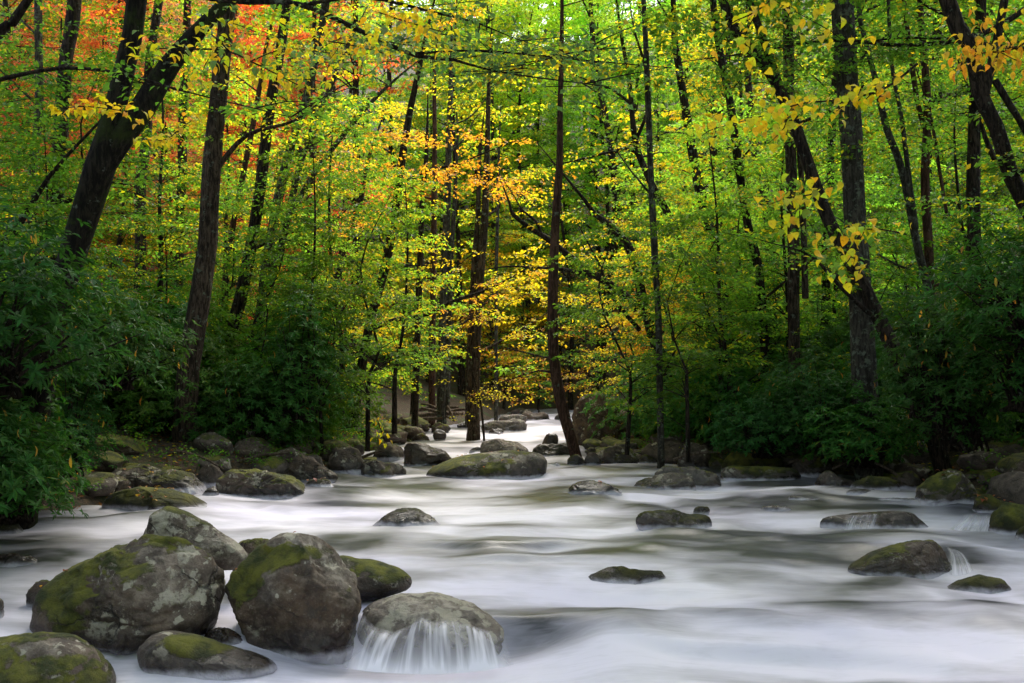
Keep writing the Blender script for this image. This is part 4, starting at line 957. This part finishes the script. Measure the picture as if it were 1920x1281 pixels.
T('straight_tree', 'tall brown trunk rising from the left bank above the lichened boulder', 19.5, [[(345, 825, 56), (358, 690, 48), (377, 560, 44), (388, 450, 42), (398, 330, 40), (408, 200, 38), (418, 100, 36), (428, -10, 36)]], 'b', nl=3, seed=2, a=.4, col=C_LIME, zbase=-.72)
T('trunk_pair_tree', 'dark trunk second from the left edge behind the thicket', 23, [[(85, 700, 30), (100, 480, 32), (112, 300, 32), (125, 130, 30), (136, -10, 30)]], 'd', nl=3, seed=3, a=.3)
T('slender_tree', 'thin grey trunk nearest the left edge of the picture', 29, [[(60, 560, 18), (62, 330, 20), (72, 200, 18), (70, -10, 16)]], 'g', nl=3, seed=4, a=.2)
T('leaning_tree', 'dark trunk curving up right of the tall brown trunk', 25, [[(405, 700, 28), (448, 570, 27), (482, 400, 26), (505, 220, 24), (525, 90, 22), (538, -10, 20)]], 'd', nl=4, seed=5, a=.5, col=C_LIME)
T('lichened_tree', 'grey lichen covered leaning trunk with a second stem on the left bank', 27, [[(490, 570, 22), (512, 440, 22), (540, 300, 20), (575, 170, 18), (612, -10, 18)], [(500, 560, 18), (535, 430, 16), (565, 300, 15), (605, 200, 13), (650, 90, 10)], [(545, 400, 14), (600, 310, 12), (680, 210, 10), (740, 150, 6)]], 'g', nl=3, seed=6, a=.5, col=C_LIME)
T('red_stemmed_tree', 'thin reddish leaning stem between the tall brown and lichened trunks', 28, [[(430, 470, 12), (448, 380, 12), (470, 260, 12), (488, 160, 11), (505, 60, 8)]], 'r', nl=2, seed=7, col=C_ORA, a=.3, crown=False)
T('slender_tree', 'short brown trunk showing through the fork of the leaning tree', 31, [[(262, 470, 24), (266, 350, 24), (272, 250, 22), (282, 120, 20), (300, -10, 18)]], 'd', nl=2, seed=8, col=C_RED, a=.2)
T('slender_tree', 'shaded trunk just left of the tall brown one', 33, [[(338, 420, 20), (342, 300, 20), (345, 180, 18), (352, -10, 16)]], 'd', nl=2, seed=9, col=C_RED, a=.2)
T('red_stemmed_tree', 'short red brown trunk beside the red leaved patch at centre left', 34, [[(575, 520, 18), (578, 420, 18), (584, 320, 16), (596, 200, 14)]], 'r', nl=2, seed=10, col=C_RED, a=.2, crown=False)
T('red_maple', 'small maple with bright scarlet leaves at centre left', 32, [[(640, 480, 16), (660, 430, 15), (676, 380, 12), (690, 300, 8)]], 'd', nl=2, seed=11, col=C_RED, a=.0, crown=False, clumps=[(628, 385, 45, 50, 10, 0), (610, 340, 40, 30, 5, 0), (670, 350, 30, 15, 4, 0), (560, 440, 50, 40, 5, 1), (300, 240, 120, 120, 16, 3), (150, 120, 70, 130, 15, 4), (470, 330, 50, 90, 9, 3), (80, 240, 70, 70, 8, 3)], leafs=.13)
T('orange_beech', 'curving dark trunk carrying orange leaf tiers left of centre', 28, [[(690, 620, 20), (722, 500, 20), (744, 380, 19), (756, 290, 17), (768, 210, 15), (785, 130, 12), (800, 60, 8)], [(760, 340, 8), (810, 318, 7), (860, 308, 5), (900, 290, 4)], [(700, 615, 12), (740, 600, 10), (800, 590, 9), (850, 565, 8), (910, 545, 6), (950, 525, 4)]], 'd', nl=2, seed=12, col=C_ORA, a=.25, crown=False,
  clumps=[(760, 262, 95, 16, 18, -1), (720, 300, 70, 10, 10, -1), (860, 325, 120, 16, 20, -1), (940, 348, 70, 13, 15, -1), (740, 335, 100, 20, 9, 0), (660, 290, 50, 18, 4, 0)])
T('yellow_beech', 'low yellow leaved tree spreading under the orange tiers', 31, [[(783, 600, 14), (788, 480, 14), (792, 380, 12), (800, 280, 9)]], 'd', nl=2, seed=13, col=C_YEL, a=.3, crown=False,
  clumps=[(720, 480, 90, 25, 8, 0), (740, 530, 100, 30, 9, 0), (830, 470, 60, 50, 8, 0), (790, 640, 70, 40, 9, 0), (700, 590, 60, 30, 6, 0), (860, 600, 60, 40, 7, 0)])
T('slender_tree', 'reddish straight trunk left of the paired trunks by the driftwood', 36, [[(810, 765, 15), (811, 600, 14), (814, 400, 13), (815, 250, 10), (815, 120, 8)]], 'r', nl=3, seed=14, col=C_LIME, a=.5, crown=False)
T('paired_tree', 'two close straight grey trunks rising from the driftwood pile', 34, [[(828, 788, 22), (830, 640, 18), (834, 500, 18), (838, 400, 17), (842, 250, 14), (846, 120, 9)], [(838, 770, 12), (842, 620, 11), (846, 480, 11), (852, 380, 9), (858, 250, 6)]], 'g', nl=3, seed=15, col=C_LIME, a=.5, crown=False)
T('midstream_tree', 'tall double trunked tree standing in the water at centre', 31, [[(888, 815, 30), (890, 760, 22), (893, 650, 19), (900, 520, 19), (908, 420, 17), (912, 320, 14), (916, 180, 10)], [(878, 800, 16), (882, 650, 16), (888, 520, 14), (896, 400, 12), (900, 280, 8)]], 'b', nl=3, seed=16, col=C_LIME, a=.5, crown=False, zbase=-1.15,
  clumps=[(880, 170, 80, 40, 6, 0), (960, 215, 90, 30, 8, 0)])
T('slender_tree', 'very thin pale stem just right of the midstream tree', 38, [[(930, 700, 8), (930, 540, 8), (933, 400, 7), (935, 300, 6)]], 'g', nl=2, seed=17, col=C_LIME, a=.5, crown=False)
T('slim_leaning_tree', 'slim mossy footed tree bowing over the rapid right of centre', 23.2, [[(1082, 862, 26), (1070, 820, 25), (1052, 755, 25), (1040, 680, 24), (1036, 600, 23), (1038, 500, 21), (1043, 400, 18), (1049, 300, 15), (1050, 200, 13), (1053, 100, 11), (1054, -10, 8)], [(1040, 700, 6), (1020, 696, 5), (990, 700, 3)]], 'r', nl=1, seed=18, col=C_LIME, a=.2, zbase=-1.45, crown=False, canopy=.4, nsp=2)
T('arching_tree', 'dark tree sending long arching limbs left over the rapid', 26.5, [[(1245, 700, 26), (1222, 620, 26), (1203, 560, 24), (1192, 500, 20), (1172, 450, 18), (1140, 420, 15), (1115, 400, 12), (1095, 375, 8)], [(1205, 590, 21), (1160, 545, 19), (1110, 512, 17), (1060, 475, 15), (1030, 450, 13), (990, 425, 11), (960, 400, 9), (955, 380, 5)], [(1120, 520, 9), (1060, 506, 8), (1010, 502, 6), (950, 500, 4)], [(1015, 440, 7), (1005, 415, 6), (980, 395, 5), (965, 370, 3)], [(1200, 620, 10), (1150, 560, 9), (1125, 500, 7), (1110, 470, 5)]], 'd', nl=0, nsp=2, seed=19, col=C_YEL, a=.4, crown=False,
  clumps=[(1010, 480, 110, 30, 12, 2), (1110, 460, 100, 40, 12, 2), (1180, 430, 80, 30, 8, 2), (1070, 560, 110, 40, 11, 2), (960, 530, 70, 30, 7, 1), (1170, 580, 70, 50, 8, 1), (1020, 640, 90, 30, 8, 2), (1150, 660, 60, 30, 4, 0)])
T('rusty_sapling', 'low bush of orange brown leaves drooping over the far rapid', 29.5, [[(1150, 830, 10), (1135, 760, 9), (1110, 710, 8), (1070, 680, 6), (1020, 670, 4)]], 'd', nl=2, seed=20, col=C_BROWN, a=.35, crown=False, cat='sapling',
  clumps=[(1000, 690, 90, 30, 11, 1), (1060, 720, 80, 30, 9, 1), (960, 740, 60, 20, 8, 1), (1130, 700, 60, 40, 6, 0), (940, 660, 60, 30, 6, 1)], leafs=.09)
T('rusty_sapling', 'small rusty shrub hanging round the foot of the midstream tree', 30.4, [[(905, 790, 5), (900, 750, 5), (890, 715, 3)]], 'd', nl=1, seed=21, col=C_OLIVE, a=.45, crown=False, cat='shrub', clumps=[(895, 735, 45, 28, 8, 0), (945, 745, 35, 18, 5, 0)], leafs=.08)
T('straight_lichened_tree', 'thin pole straight tree with pale lichen spots right of centre', 21.5, [[(1238, 850, 15), (1237, 740, 15), (1234, 600, 15), (1228, 480, 15), (1221, 330, 14), (1216, 200, 13), (1210, 90, 12), (1206, -10, 11)]], 'g', nl=2, seed=22, col=C_GREEN, a=.3, canopy=.5, crown=False, zbase=-1.2)
T('crooked_tree', 'crooked dark tree with many upward limbs behind the thin pole tree', 27, [[(1325, 590, 18), (1300, 520, 17), (1262, 420, 16), (1222, 345, 15), (1195, 280, 14), (1185, 220, 12), (1180, 150, 10), (1165, 70, 8)], [(1190, 270, 9), (1215, 200, 7), (1208, 120, 6), (1190, 60, 5)], [(1235, 372, 9), (1190, 285, 7), (1150, 284, 6), (1085, 300, 4)], [(1190, 200, 7), (1150, 170, 6), (1100, 150, 4)]], 'd', nl=4, seed=23, col=C_GREEN, a=.35, crown=False,
  clumps=[(1130, 180, 90, 40, 9, 0), (1200, 90, 90, 50, 11, 0), (1100, 380, 60, 30, 5, 0)])
T('dark_tree', 'dark trunk leaning slightly left right of the crooked tree', 27, [[(1352, 540, 24), (1326, 420, 22), (1303, 310, 22), (1288, 220, 20), (1275, 140, 17), (1266, 70, 15), (1262, -10, 12)]], 'd', nl=4, seed=24, col=C_GREEN, a=.35)
T('dark_tree', 'slim black trunk left of the large right hand cluster', 24, [[(1432, 610, 20), (1420, 500, 20), (1404, 420, 19), (1385, 320, 18), (1368, 200, 17), (1350, 90, 16), (1335, -10, 14)]], 'd', nl=3, seed=25, col=C_GREEN, a=.3)
T('slender_tree', 'background trunk between the slim black and the brown one', 32, [[(1450, 540, 26), (1438, 420, 24), (1425, 330, 20), (1408, 240, 18), (1400, 100, 14)]], 'd', nl=3, seed=26, col=C_LIME, a=.4, crown=False)
T('leaning_grey_tree', 'long grey lichened trunk slanting down right across the big one', 18.3, [[(1735, 775, 34), (1700, 705, 34), (1655, 610, 32), (1612, 520, 30), (1580, 470, 28), (1545, 395, 28), (1512, 300, 27), (1485, 220, 26), (1442, 140, 24), (1400, 80, 22), (1355, -10, 20)], [(1470, 190, 20), (1440, 100, 18), (1415, 30, 16), (1400, -15, 14)]], 'd', nl=3, seed=27, col=C_GREEN, a=.2)
T('brown_tree', 'straight warm brown trunk left of the big one on the right bank', 22, [[(1490, 600, 26), (1488, 480, 26), (1484, 350, 25), (1480, 220, 24), (1476, 100, 24), (1474, -10, 22)], [(1510, 560, 14), (1506, 420, 14), (1500, 300, 12)]], 'b', nl=3, seed=28, col=C_GREEN, a=.2)
T('big_tree', 'thickest straight trunk of the right bank with rough grey bark', 19, [[(1622, 700, 56), (1615, 560, 50), (1606, 430, 48), (1598, 300, 47), (1592, 180, 47), (1585, 80, 48), (1578, -10, 50)]], 'g', nl=2, seed=29, col=C_GREEN, a=.2)
T('slender_tree', 'narrow dark trunk hard against the left side of the big one', 26, [[(1552, 480, 18), (1556, 380, 18), (1562, 250, 17), (1570, 120, 16), (1574, -10, 14)]], 'd', nl=2, seed=30, col=C_LIME, a=.3)
T('lichened_tree', 'thin pale green lichened tree right of the big trunk', 20.5, [[(1772, 660, 18), (1745, 560, 18), (1722, 450, 17), (1692, 320, 16), (1660, 240, 15), (1640, 160, 13), (1622, 80, 11), (1612, -10, 9)], [(1718, 430, 12), (1704, 330, 11), (1690, 220, 10), (1672, 120, 9), (1665, -10, 8)]], 'g', nl=3, seed=31, col=C_GREEN, a=.15)
T('red_stemmed_tree', 'dark red forked stem between the lichened tree and the right edge', 21, [[(1748, 640, 18), (1744, 480, 19), (1738, 340, 19), (1737, 200, 17), (1732, 90, 15), (1728, -10, 13)], [(1738, 250, 13), (1722, 200, 12), (1708, 110, 11), (1694, -10, 10)], [(1775, 400, 8), (1760, 310, 8), (1745, 220, 7)]], 'r', nl=2, seed=32, col=C_GREEN, a=.2)
T('edge_tree', 'thick dark limb curving down at the upper right corner', 14.5, [[(1975, 560, 36), (1930, 400, 34), (1905, 330, 34), (1868, 240, 32), (1840, 170, 32), (1818, 90, 34), (1775, -10, 36)], [(1845, 180, 22), (1866, 90, 20), (1885, -10, 18)], [(1865, 150, 16), (1895, 200, 15), (1925, 250, 14)]], 'd', nl=2, seed=33, col=C_GREEN, a=.15)
T('straight_tree', 'brown trunk rising behind the curving limb near the right edge', 19, [[(1828, 590, 30), (1826, 460, 28), (1828, 340, 28), (1830, 200, 26), (1832, 80, 24), (1834, -10, 22)], [(1865, 300, 12), (1846, 255, 10), (1838, 225, 8)]], 'd', nl=3, seed=34, col=C_GREEN, a=.2)
T('edge_tree', 'dark stem leaning in from the upper left corner', 12.5, [[(-70, 420, 22), (-30, 120, 20), (10, 40, 18), (60, -10, 16)], [(-40, 160, 10), (40, 140, 9), (120, 128, 8), (220, 136, 7), (300, 158, 5), (360, 175, 3)]], 'd', nl=2, seed=35, col=C_GREEN, a=.05)
T('thin_stem', 'thin slanting stem low at the left edge', 17, [[(-10, 500, 18), (30, 430, 16), (70, 370, 12), (120, 300, 8)]], 'd', nl=1, seed=36, col=C_DARK, a=.1, crown=False)

# overhanging leafy trees whose trunks stand outside the picture
T('overhanging_tree', 'slim tree left of the picture reaching a long leafy bough across the top', 11.5, [[(-500, 700, 30), (-420, 300, 26), (-300, -60, 22)], [(-300, -60, 18), (100, -50, 16), (420, 0, 14), (560, 8, 12), (700, 70, 11), (780, 105, 9), (850, 112, 7), (935, 135, 4)], [(560, 10, 9), (680, -5, 8), (800, 20, 7), (900, 45, 4), (960, 70, 2)], [(780, 100, 6), (900, 95, 5), (1040, 108, 3)]], 'd', nl=0, seed=37, col=C_BLUEG, a=.25, crown=False, grow=False, leafs=.085, nsp=3,
  clumps=[(900, 90, 90, 16, 13, 0), (1020, 115, 60, 15, 12, 0), (730, 70, 70, 20, 10, 0), (800, 60, 90, 20, 9, 0), (660, 90, 70, 14, 8, 0), (960, 130, 60, 12, 7, 0)])
T('overhanging_tree', 'green leaved tree filling the upper right between the trunks', 18, [[(2150, 500, 26), (2080, 200, 24), (2000, -40, 20)], [(2000, -40, 14), (1850, 60, 12), (1700, 85, 9), (1560, 75, 6), (1400, 100, 4)], [(2050, 100, 12), (1900, 90, 10), (1800, 75, 8), (1680, 72, 5)]], 'd', nl=0, seed=38, col=C_GREEN, a=.12, crown=False, grow=False, leafs=.10, nsp=6,
  clumps=[(1500, 105, 120, 20, 16, 0), (1640, 90, 120, 25, 16, 0), (1780, 70, 100, 25, 14, 0), (1380, 90, 90, 30, 10, 1), (1440, 150, 90, 20, 9, 0), (1700, 190, 70, 20, 6, 0), (1250, 60, 120, 40, 12, 3), (1600, 230, 60, 15, 4, 0)])
T('overhanging_tree', 'green leaved sapling in the upper left corner gaps', 16, [[(-150, 600, 16), (-60, 300, 14), (0, 100, 10), (60, -20, 8)]], 'd', nl=2, seed=39, col=C_GREEN, a=.06, crown=False, grow=False, leafs=.10, nsp=6,
  clumps=[(40, 120, 80, 50, 16, 0), (60, 250, 100, 70, 18, 0), (30, 380, 100, 60, 18, 0), (180, 330, 80, 50, 10, 1), (100, 450, 100, 40, 12, 0), (250, 420, 80, 30, 6, 2), (20, 20, 60, 30, 6, 0)])
# bright green understory on both sides of the pool head
def under(label, px, py, D, sc, col, a, k):
    q = P(px, py, D); plant(KINDS_S[k], 'sapling', label, 'sapling', None, q.x, D, sc, (*col, a), z=q.z)
under('fresh green sapling leaning over the black blocky boulder', 690, 805, 23, .85, (.06, .125, .012), .12, 0)
under('green bush left of the fresh green sapling above the bank rocks', 605, 825, 21.5, .75, (.05, .105, .012), .10, 1)
under('yellowing green sapling under the curving orange beech', 740, 780, 27, .8, C_LIME, .3, 2)
under('leafy young tree against the dark left thicket', 560, 780, 22.5, .75, (.05, .10, .012), .12, 2)
under('pale green layered sapling beside the thin pole tree', 1175, 815, 22, .75, (.07, .14, .02), .08, 0)
under('broad green sapling between pole tree and right thicket', 1290, 820, 20.5, .85, (.055, .12, .014), .1, 1)
under('tall light green sapling above the right thicket edge', 1370, 800, 23, .85, C_LIME, .25, 2)
under('green sapling behind the thin pole tree', 1250, 780, 26, .8, C_GREEN, .3, 0)
under('dim green sapling behind the driftwood', 770, 770, 37, .8, C_GREEN, .2, 1)
under('low green sapling right of the rapid head', 1010, 765, 46, .6, C_GREEN, .1, 1)
under('shady sapling behind the tall shadowed boulder', 1180, 780, 31, .8, C_OLIVE, .4, 0)
under('light green sapling in the right hand trunk cluster', 1440, 760, 25, .95, C_LIME, .2, 0)
under('yellow green sapling on the slope behind the left thicket', 420, 640, 30, 1.0, C_LIME, .35, 2)

for k, (px, py, D, sc, col, lab) in enumerate([(480, 730, 24, .8, C_GREEN, 'green sapling below the curved dark trunk'), (545, 720, 26, .65, (.06, .15, .012), 'green sapling right of the lichened leaning trunks'), (640, 740, 25, .9, C_GREEN, 'bright sapling in front of the scarlet maple'),
        (420, 630, 27, .65, C_GREEN, 'green sapling high up between the left trunks'), (590, 650, 29, .75, C_LIME, 'lime sapling on the slope under the scarlet maple'), (300, 560, 24, .8, (.05, .13, .012), 'dark green sapling left of the tall brown trunk'), (140, 520, 20, .7, (.045, .12, .012), 'shaded sapling behind the forked tree'),
        (1350, 730, 23, .8, C_GREEN, 'green sapling below the leaning dark trunk'), (1480, 690, 24, .8, (.06, .15, .014), 'green sapling at the foot of the warm brown trunk'), (1560, 640, 26, .9, C_GREEN, 'green sapling behind the thickest grey trunk'), (1700, 620, 24, .8, (.05, .14, .018), 'sapling behind the slanting grey trunk'),
        (1820, 580, 22, .7, (.05, .13, .02), 'sapling below the brown trunk near the right edge'), (1330, 620, 29, 1., C_LIME, 'lime sapling on the slope behind the leaning dark trunk'), (1440, 600, 30, 1., C_LIME, 'lime sapling behind the slim black trunk')]):
    under(lab, px, py, D, sc, col, .12, k % 3)
# ------------------------------------------------------------------ close boughs whose leaves can be told apart
def bough(label, D, path, subs, nleaf, size, kind, cols, seed, spread=.12, hang=.5):
    R.seed(seed); rs = np.random.RandomState(seed)
    org = P(path[0][0], path[0][1], D)
    e = empty('leafy_bough', org, label, 'branch', 'boughs hanging in from outside the picture')
    allp = []
    for j, st in enumerate([path] + subs):
        pts = [np.array(P(q[0], q[1], D + (q[3] if len(q) > 3 else 0))) for q in st]; rad = [q[2] * K(D) / 2 for q in st]
        v_, f_, p_, _ = tube_arr(pts, rad, 6, .06); link('stem' if j == 0 else 'twig', mesh('twig', v_ - np.array(org), f_, M_BARK), e)
        allp.append(p_[len(p_) // 6 if j == 0 else 0:])
    w = np.array([len(q) for q in allp], float); w /= w.sum()
    for k in range(nleaf):
        q = allp[rs.choice(len(allp), p=w)]; b = q[rs.randint(len(q))] + rs.normal(size=3) * [spread, spread, spread * .55]
        put_leaf(kind, Vector(b) - org, size * R.uniform(.7, 1.2), R.choice(cols), e, hang=R.uniform(0, hang) * 1.4)
    return e
YL = [(.92, .70, .012), (.92, .64, .012), (.85, .74, .02), (.88, .54, .02), (.55, .66, .03)]
bough('bough of heart shaped yellow leaves across the big right hand trunk', 8.0, [(1720, 120, 5), (1660, 165, 4), (1590, 185, 4), (1500, 195, 3), (1440, 215, 2), (1330, 245, 2), (1310, 265, 1)],
      [[(1600, 185, 2), (1580, 200, 2), (1560, 215, 1)], [(1480, 200, 2), (1470, 240, 2), (1440, 270, 1)], [(1640, 170, 2), (1600, 210, 1)], [(1400, 225, 2), (1420, 180, 1)], [(1540, 190, 2), (1530, 235, 1)]], 170, .072, 'heart', YL, 1, .10, 1.1)
bough('drooping cluster of yellow leaves below the heart leaved bough', 7.6, [(1560, 330, 3), (1520, 365, 3), (1480, 370, 2), (1440, 385, 1)], [[(1500, 368, 2), (1500, 420, 2), (1510, 455, 1)], [(1490, 370, 1), (1495, 325, 1)]], 56, .075, 'heart', YL + [(.25, .36, .03)], 2, .08, 1.2)
bough('small bough of yellow and green leaves low in front of the slanting trunk', 8.0, [(1700, 440, 3), (1650, 430, 3), (1610, 432, 2), (1590, 440, 1)], [[(1620, 435, 2), (1590, 490, 2), (1555, 520, 1)], [(1610, 440, 2), (1600, 500, 1)]], 80, .075, 'heart', YL + [(.16, .32, .03), (.2, .36, .03)], 3, .09, 1.0)
bough('orange yellow leaves hanging in the upper right corner', 8.0, [(1960, 60, 5), (1890, 95, 4), (1840, 100, 3), (1790, 130, 2)], [[(1900, 90, 3), (1870, 40, 2), (1860, 20, 1)], [(1870, 95, 2), (1910, 115, 2), (1950, 120, 1)], [(1840, 100, 2), (1810, 60, 1)]], 170, .075, 'oval', [(.88, .52, .02), (.88, .60, .02), (.82, .42, .02)], 4, .12, .9)
bough('sprinkle of yellow leaves at the top right of centre', 8.0, [(1480, -30, 4), (1420, 20, 3), (1370, 45, 2), (1345, 80, 1)], [[(1420, 20, 2), (1400, 60, 2), (1385, 110, 1)], [(1450, 0, 2), (1560, 60, 2), (1580, 80, 1)]], 90, .075, 'heart', YL, 5, .16, 1.0)
bough('broad layered bough of yellow leaves in front of the left trunks', 9.0, [(225, 88, 2), (330, 92, 3), (420, 95, 4), (480, 120, 3), (560, 160, 2), (612, 182, 1)][::-1],
      [[(430, 96, 3), (390, 60, 2), (350, 45, 1)], [(470, 115, 3), (520, 95, 2), (570, 90, 1)], [(400, 95, 2), (380, 135, 2), (400, 150, 1)], [(520, 140, 2), (560, 130, 1)], [(480, 60, 2), (440, 45, 2), (400, 40, 1)], [(540, 150, 2), (590, 150, 2), (612, 160, 1)]], 270, .085, 'oval', YL + [(.20, .34, .06), (.16, .30, .05)], 6, .10, .5)
bough('thin tier of yellow leaves crossing the leaning forked trunk', 9.5, [(90, 208, 1), (150, 200, 3), (210, 205, 2), (250, 212, 1)], [[(180, 200, 2), (185, 190, 1)]], 85, .085, 'oval', YL[:4], 7, .06, .4)
bough('small yellow spray right of the forked trunk', 9.5, [(270, 262, 2), (310, 262, 2), (340, 240, 2), (362, 225, 1)], [[(310, 262, 1), (280, 230, 1)]], 75, .08, 'oval', YL[:4], 8, .07, .5)
bough('tassel of yellow leaves over the left shore stones', 20.5, [(706, 780, 2), (712, 800, 2), (722, 828, 1)], [], 22, .10, 'oval', YL[:4], 9, .12, 1.2)
bough('yellow and green spray at the top left of centre', 9.0, [(700, 20, 2), (760, 40, 3), (830, 60, 2)], [[(740, 35, 2), (700, 55, 1)], [(790, 50, 1), (840, 30, 1)]], 150, .08, 'oval', YL[:4] + [(.2, .33, .08)], 10, .14, .5)
bough('pale yellow spray beside the blue green bough', 9.5, [(600, 75, 2), (660, 85, 3), (720, 100, 2)], [[(640, 82, 2), (620, 110, 1)]], 130, .075, 'oval', YL[:4] + [(.25, .38, .12)], 11, .13, .5)

rs = np.random.RandomState(5); lt = Leaves(); cnt = 0
while cnt < 9000:
    D = rs.uniform(11, 34); s_ = rs.uniform(.2, 5); x = float(np.interp(D, eLd, eLx)) - s_ if rs.rand() < .5 else float(np.interp(D, eRd, eRx)) + s_
    az = rs.rand() * 6.283; lt.add((x, D, gz(x, D) + .02), (math.cos(az), math.sin(az), .1), np.array([0, 0, 1.]) + rs.normal(size=3) * .35, .09, .05); cnt += 1
o = link('leaf_litter', lt.mesh('leaf_litter', M_LEAF, 5), color=(.20, .085, .03, .25)); tag(o, 'brown and yellow fallen leaves covering the ground of both banks', 'leaf litter', kind='stuff')
rs = np.random.RandomState(6); lt = Leaves(); cnt = 0                  # low herbs and seedlings on the shores
while cnt < 420:
    D = rs.uniform(12, 30); s_ = rs.uniform(.5, 3.5); x = float(np.interp(D, eLd, eLx)) - s_ if rs.rand() < .6 else float(np.interp(D, eRd, eRx)) + s_
    z = gz(x, D)
    for k in range(3):
        az = rs.rand() * 6.283; spray(lt, rs, np.array([x, D, z + rs.uniform(.1, .45)]), (math.cos(az), math.sin(az), .3), .45, 16, .06)
    cnt += 1
o = link('low_herbs', lt.mesh('low_herbs', M_LEAF, 6), color=(.06, .16, .014, .1)); tag(o, 'small green herbs and seedlings growing along both shores', 'herbs', kind='stuff')
# ------------------------------------------------------------------ driftwood and fallen leaves
R.seed(90)
for k, (a, b, w, D, lab) in enumerate([((775, 770), (860, 764), 7, 35, 'topmost pale driftwood pole of the pile'), ((770, 782), (868, 776), 9, 34.4, 'thick bleached log lying across the pile'),
                                     ((765, 792), (830, 785), 7, 34, 'short broken log at the left of the pile'), ((838, 762), (852, 790), 5, 33.8, 'stick propped upright at the right of the pile'),
                                     ((790, 765), (845, 785), 5, 34.2, 'thin pole slanting through the pile'), ((835, 775), (878, 768), 6, 34.6, 'log end poking out beside the midstream tree'),
                                     ((790, 757), (822, 768), 4, 35, 'bare branch on top of the pile'), ((1262, 862), (1345, 848), 5, 21, 'dead branch lying below the right thicket'),
                                     ((330, 845), (420, 880), 4, 17.8, 'thin dead branch lying on the left bank stones'),
        ((250, 862), (360, 850), 5, 18.6, 'bleached branch behind the lichen patched boulder'), ((440, 868), (540, 850), 6, 18.9, 'mossy log end behind the large dark green boulder'), ((655, 872), (720, 845), 5, 22, 'snagged branch over the left shore stones'),
        ((1480, 868), (1575, 850), 5, 20.2, 'crooked dead branch under the right thicket'), ((1700, 905), (1640, 868), 5, 18.2, 'dead stem leaning behind the mossy hump'), ((1560, 880), (1630, 862), 4, 19, 'thin root crossing the right bank stones')]):
    p, q = np.array(P(*a, D)), np.array(P(*b, D - .3)); m = (p + q) / 2 + [0, .05, .05]
    v_, f_, _, _ = tube_arr([p, m, q], [w * K(D) * .5, w * K(D) * .55, w * K(D) * .35], 8, .15, .15, k)
    o = link('driftwood_log', mesh('driftwood_log', v_ - p, f_, M_WOOD), loc=p); tag(o, lab, 'driftwood', 'driftwood of the pile' if k < 7 else None)
def litter(key, n, label, cols, size=.055, seed=0, xr=None):
    R.seed(seed); o = ROCKS[key]; me = o.data; vs = [v_ for v_ in me.vertices if v_.normal.z > .55 and v_.co.z > .05]
    if xr: 
        xs = [v_.co.x for v_ in vs]; lo, hi = min(xs), max(xs); vs = [v_ for v_ in vs if lo + (hi - lo) * xr[0] < v_.co.x < lo + (hi - lo) * xr[1]]
    for k in range(n):
        v_ = R.choice(vs); l = put_leaf('oval', o.location + v_.co + v_.normal * .012, size * R.uniform(.6, 1.2), R.choice(cols), flatn=.12)
        l.name = 'fallen_leaf'; q = v_.normal.to_track_quat('Z', 'X').to_euler(); l.rotation_euler = (q.x + R.gauss(0, .15), q.y + R.gauss(0, .15), R.uniform(0, 6.28))
        tag(l, label, 'leaf', 'leaves fallen on the boulders')
FL = [(.50, .24, .06), (.55, .32, .03), (.28, .10, .06), (.35, .13, .07)]
litter('AL', 26, 'small fallen leaf on the bright mossy slab of the left bank', FL, .075, 1)
litter('A', 3, 'fallen leaf on the mossy shoulder of the largest boulder', FL, .06, 2, (0, .2))
litter('B', 4, 'dark fallen leaf on the pale cap of the brown boulder', [(.2, .06, .03), (.3, .1, .04)], .045, 3)
litter('Q', 5, 'orange fallen leaf on the pointed right hand boulder', FL, .09, 4)
litter('W1', 16, 'rusty leaf on the flat mossy rock by the pointed boulder', [(.40, .14, .05), (.48, .2, .08)], .09, 5)
litter('AA', 22, 'tiny leaf on the broad flat topped rock', FL, .07, 6)
litter('K', 2, 'single orange leaf stuck to the lilac wet rock', [(.55, .24, .05)], .07, 7)
litter('AN', 4, 'yellow leaf on the small mossy water edge rock', FL, .08, 8)
litter('AV', 8, 'leaf on the mossy mound below the right thicket', FL, .09, 9)
litter('AK', 4, 'fallen leaf on the lichen patched left bank boulder', FL, .08, 10)
print('objects', len(bpy.data.objects), 'tris', sum(len(m.loops) - 2 * len(m.polygons) for m in bpy.data.meshes))
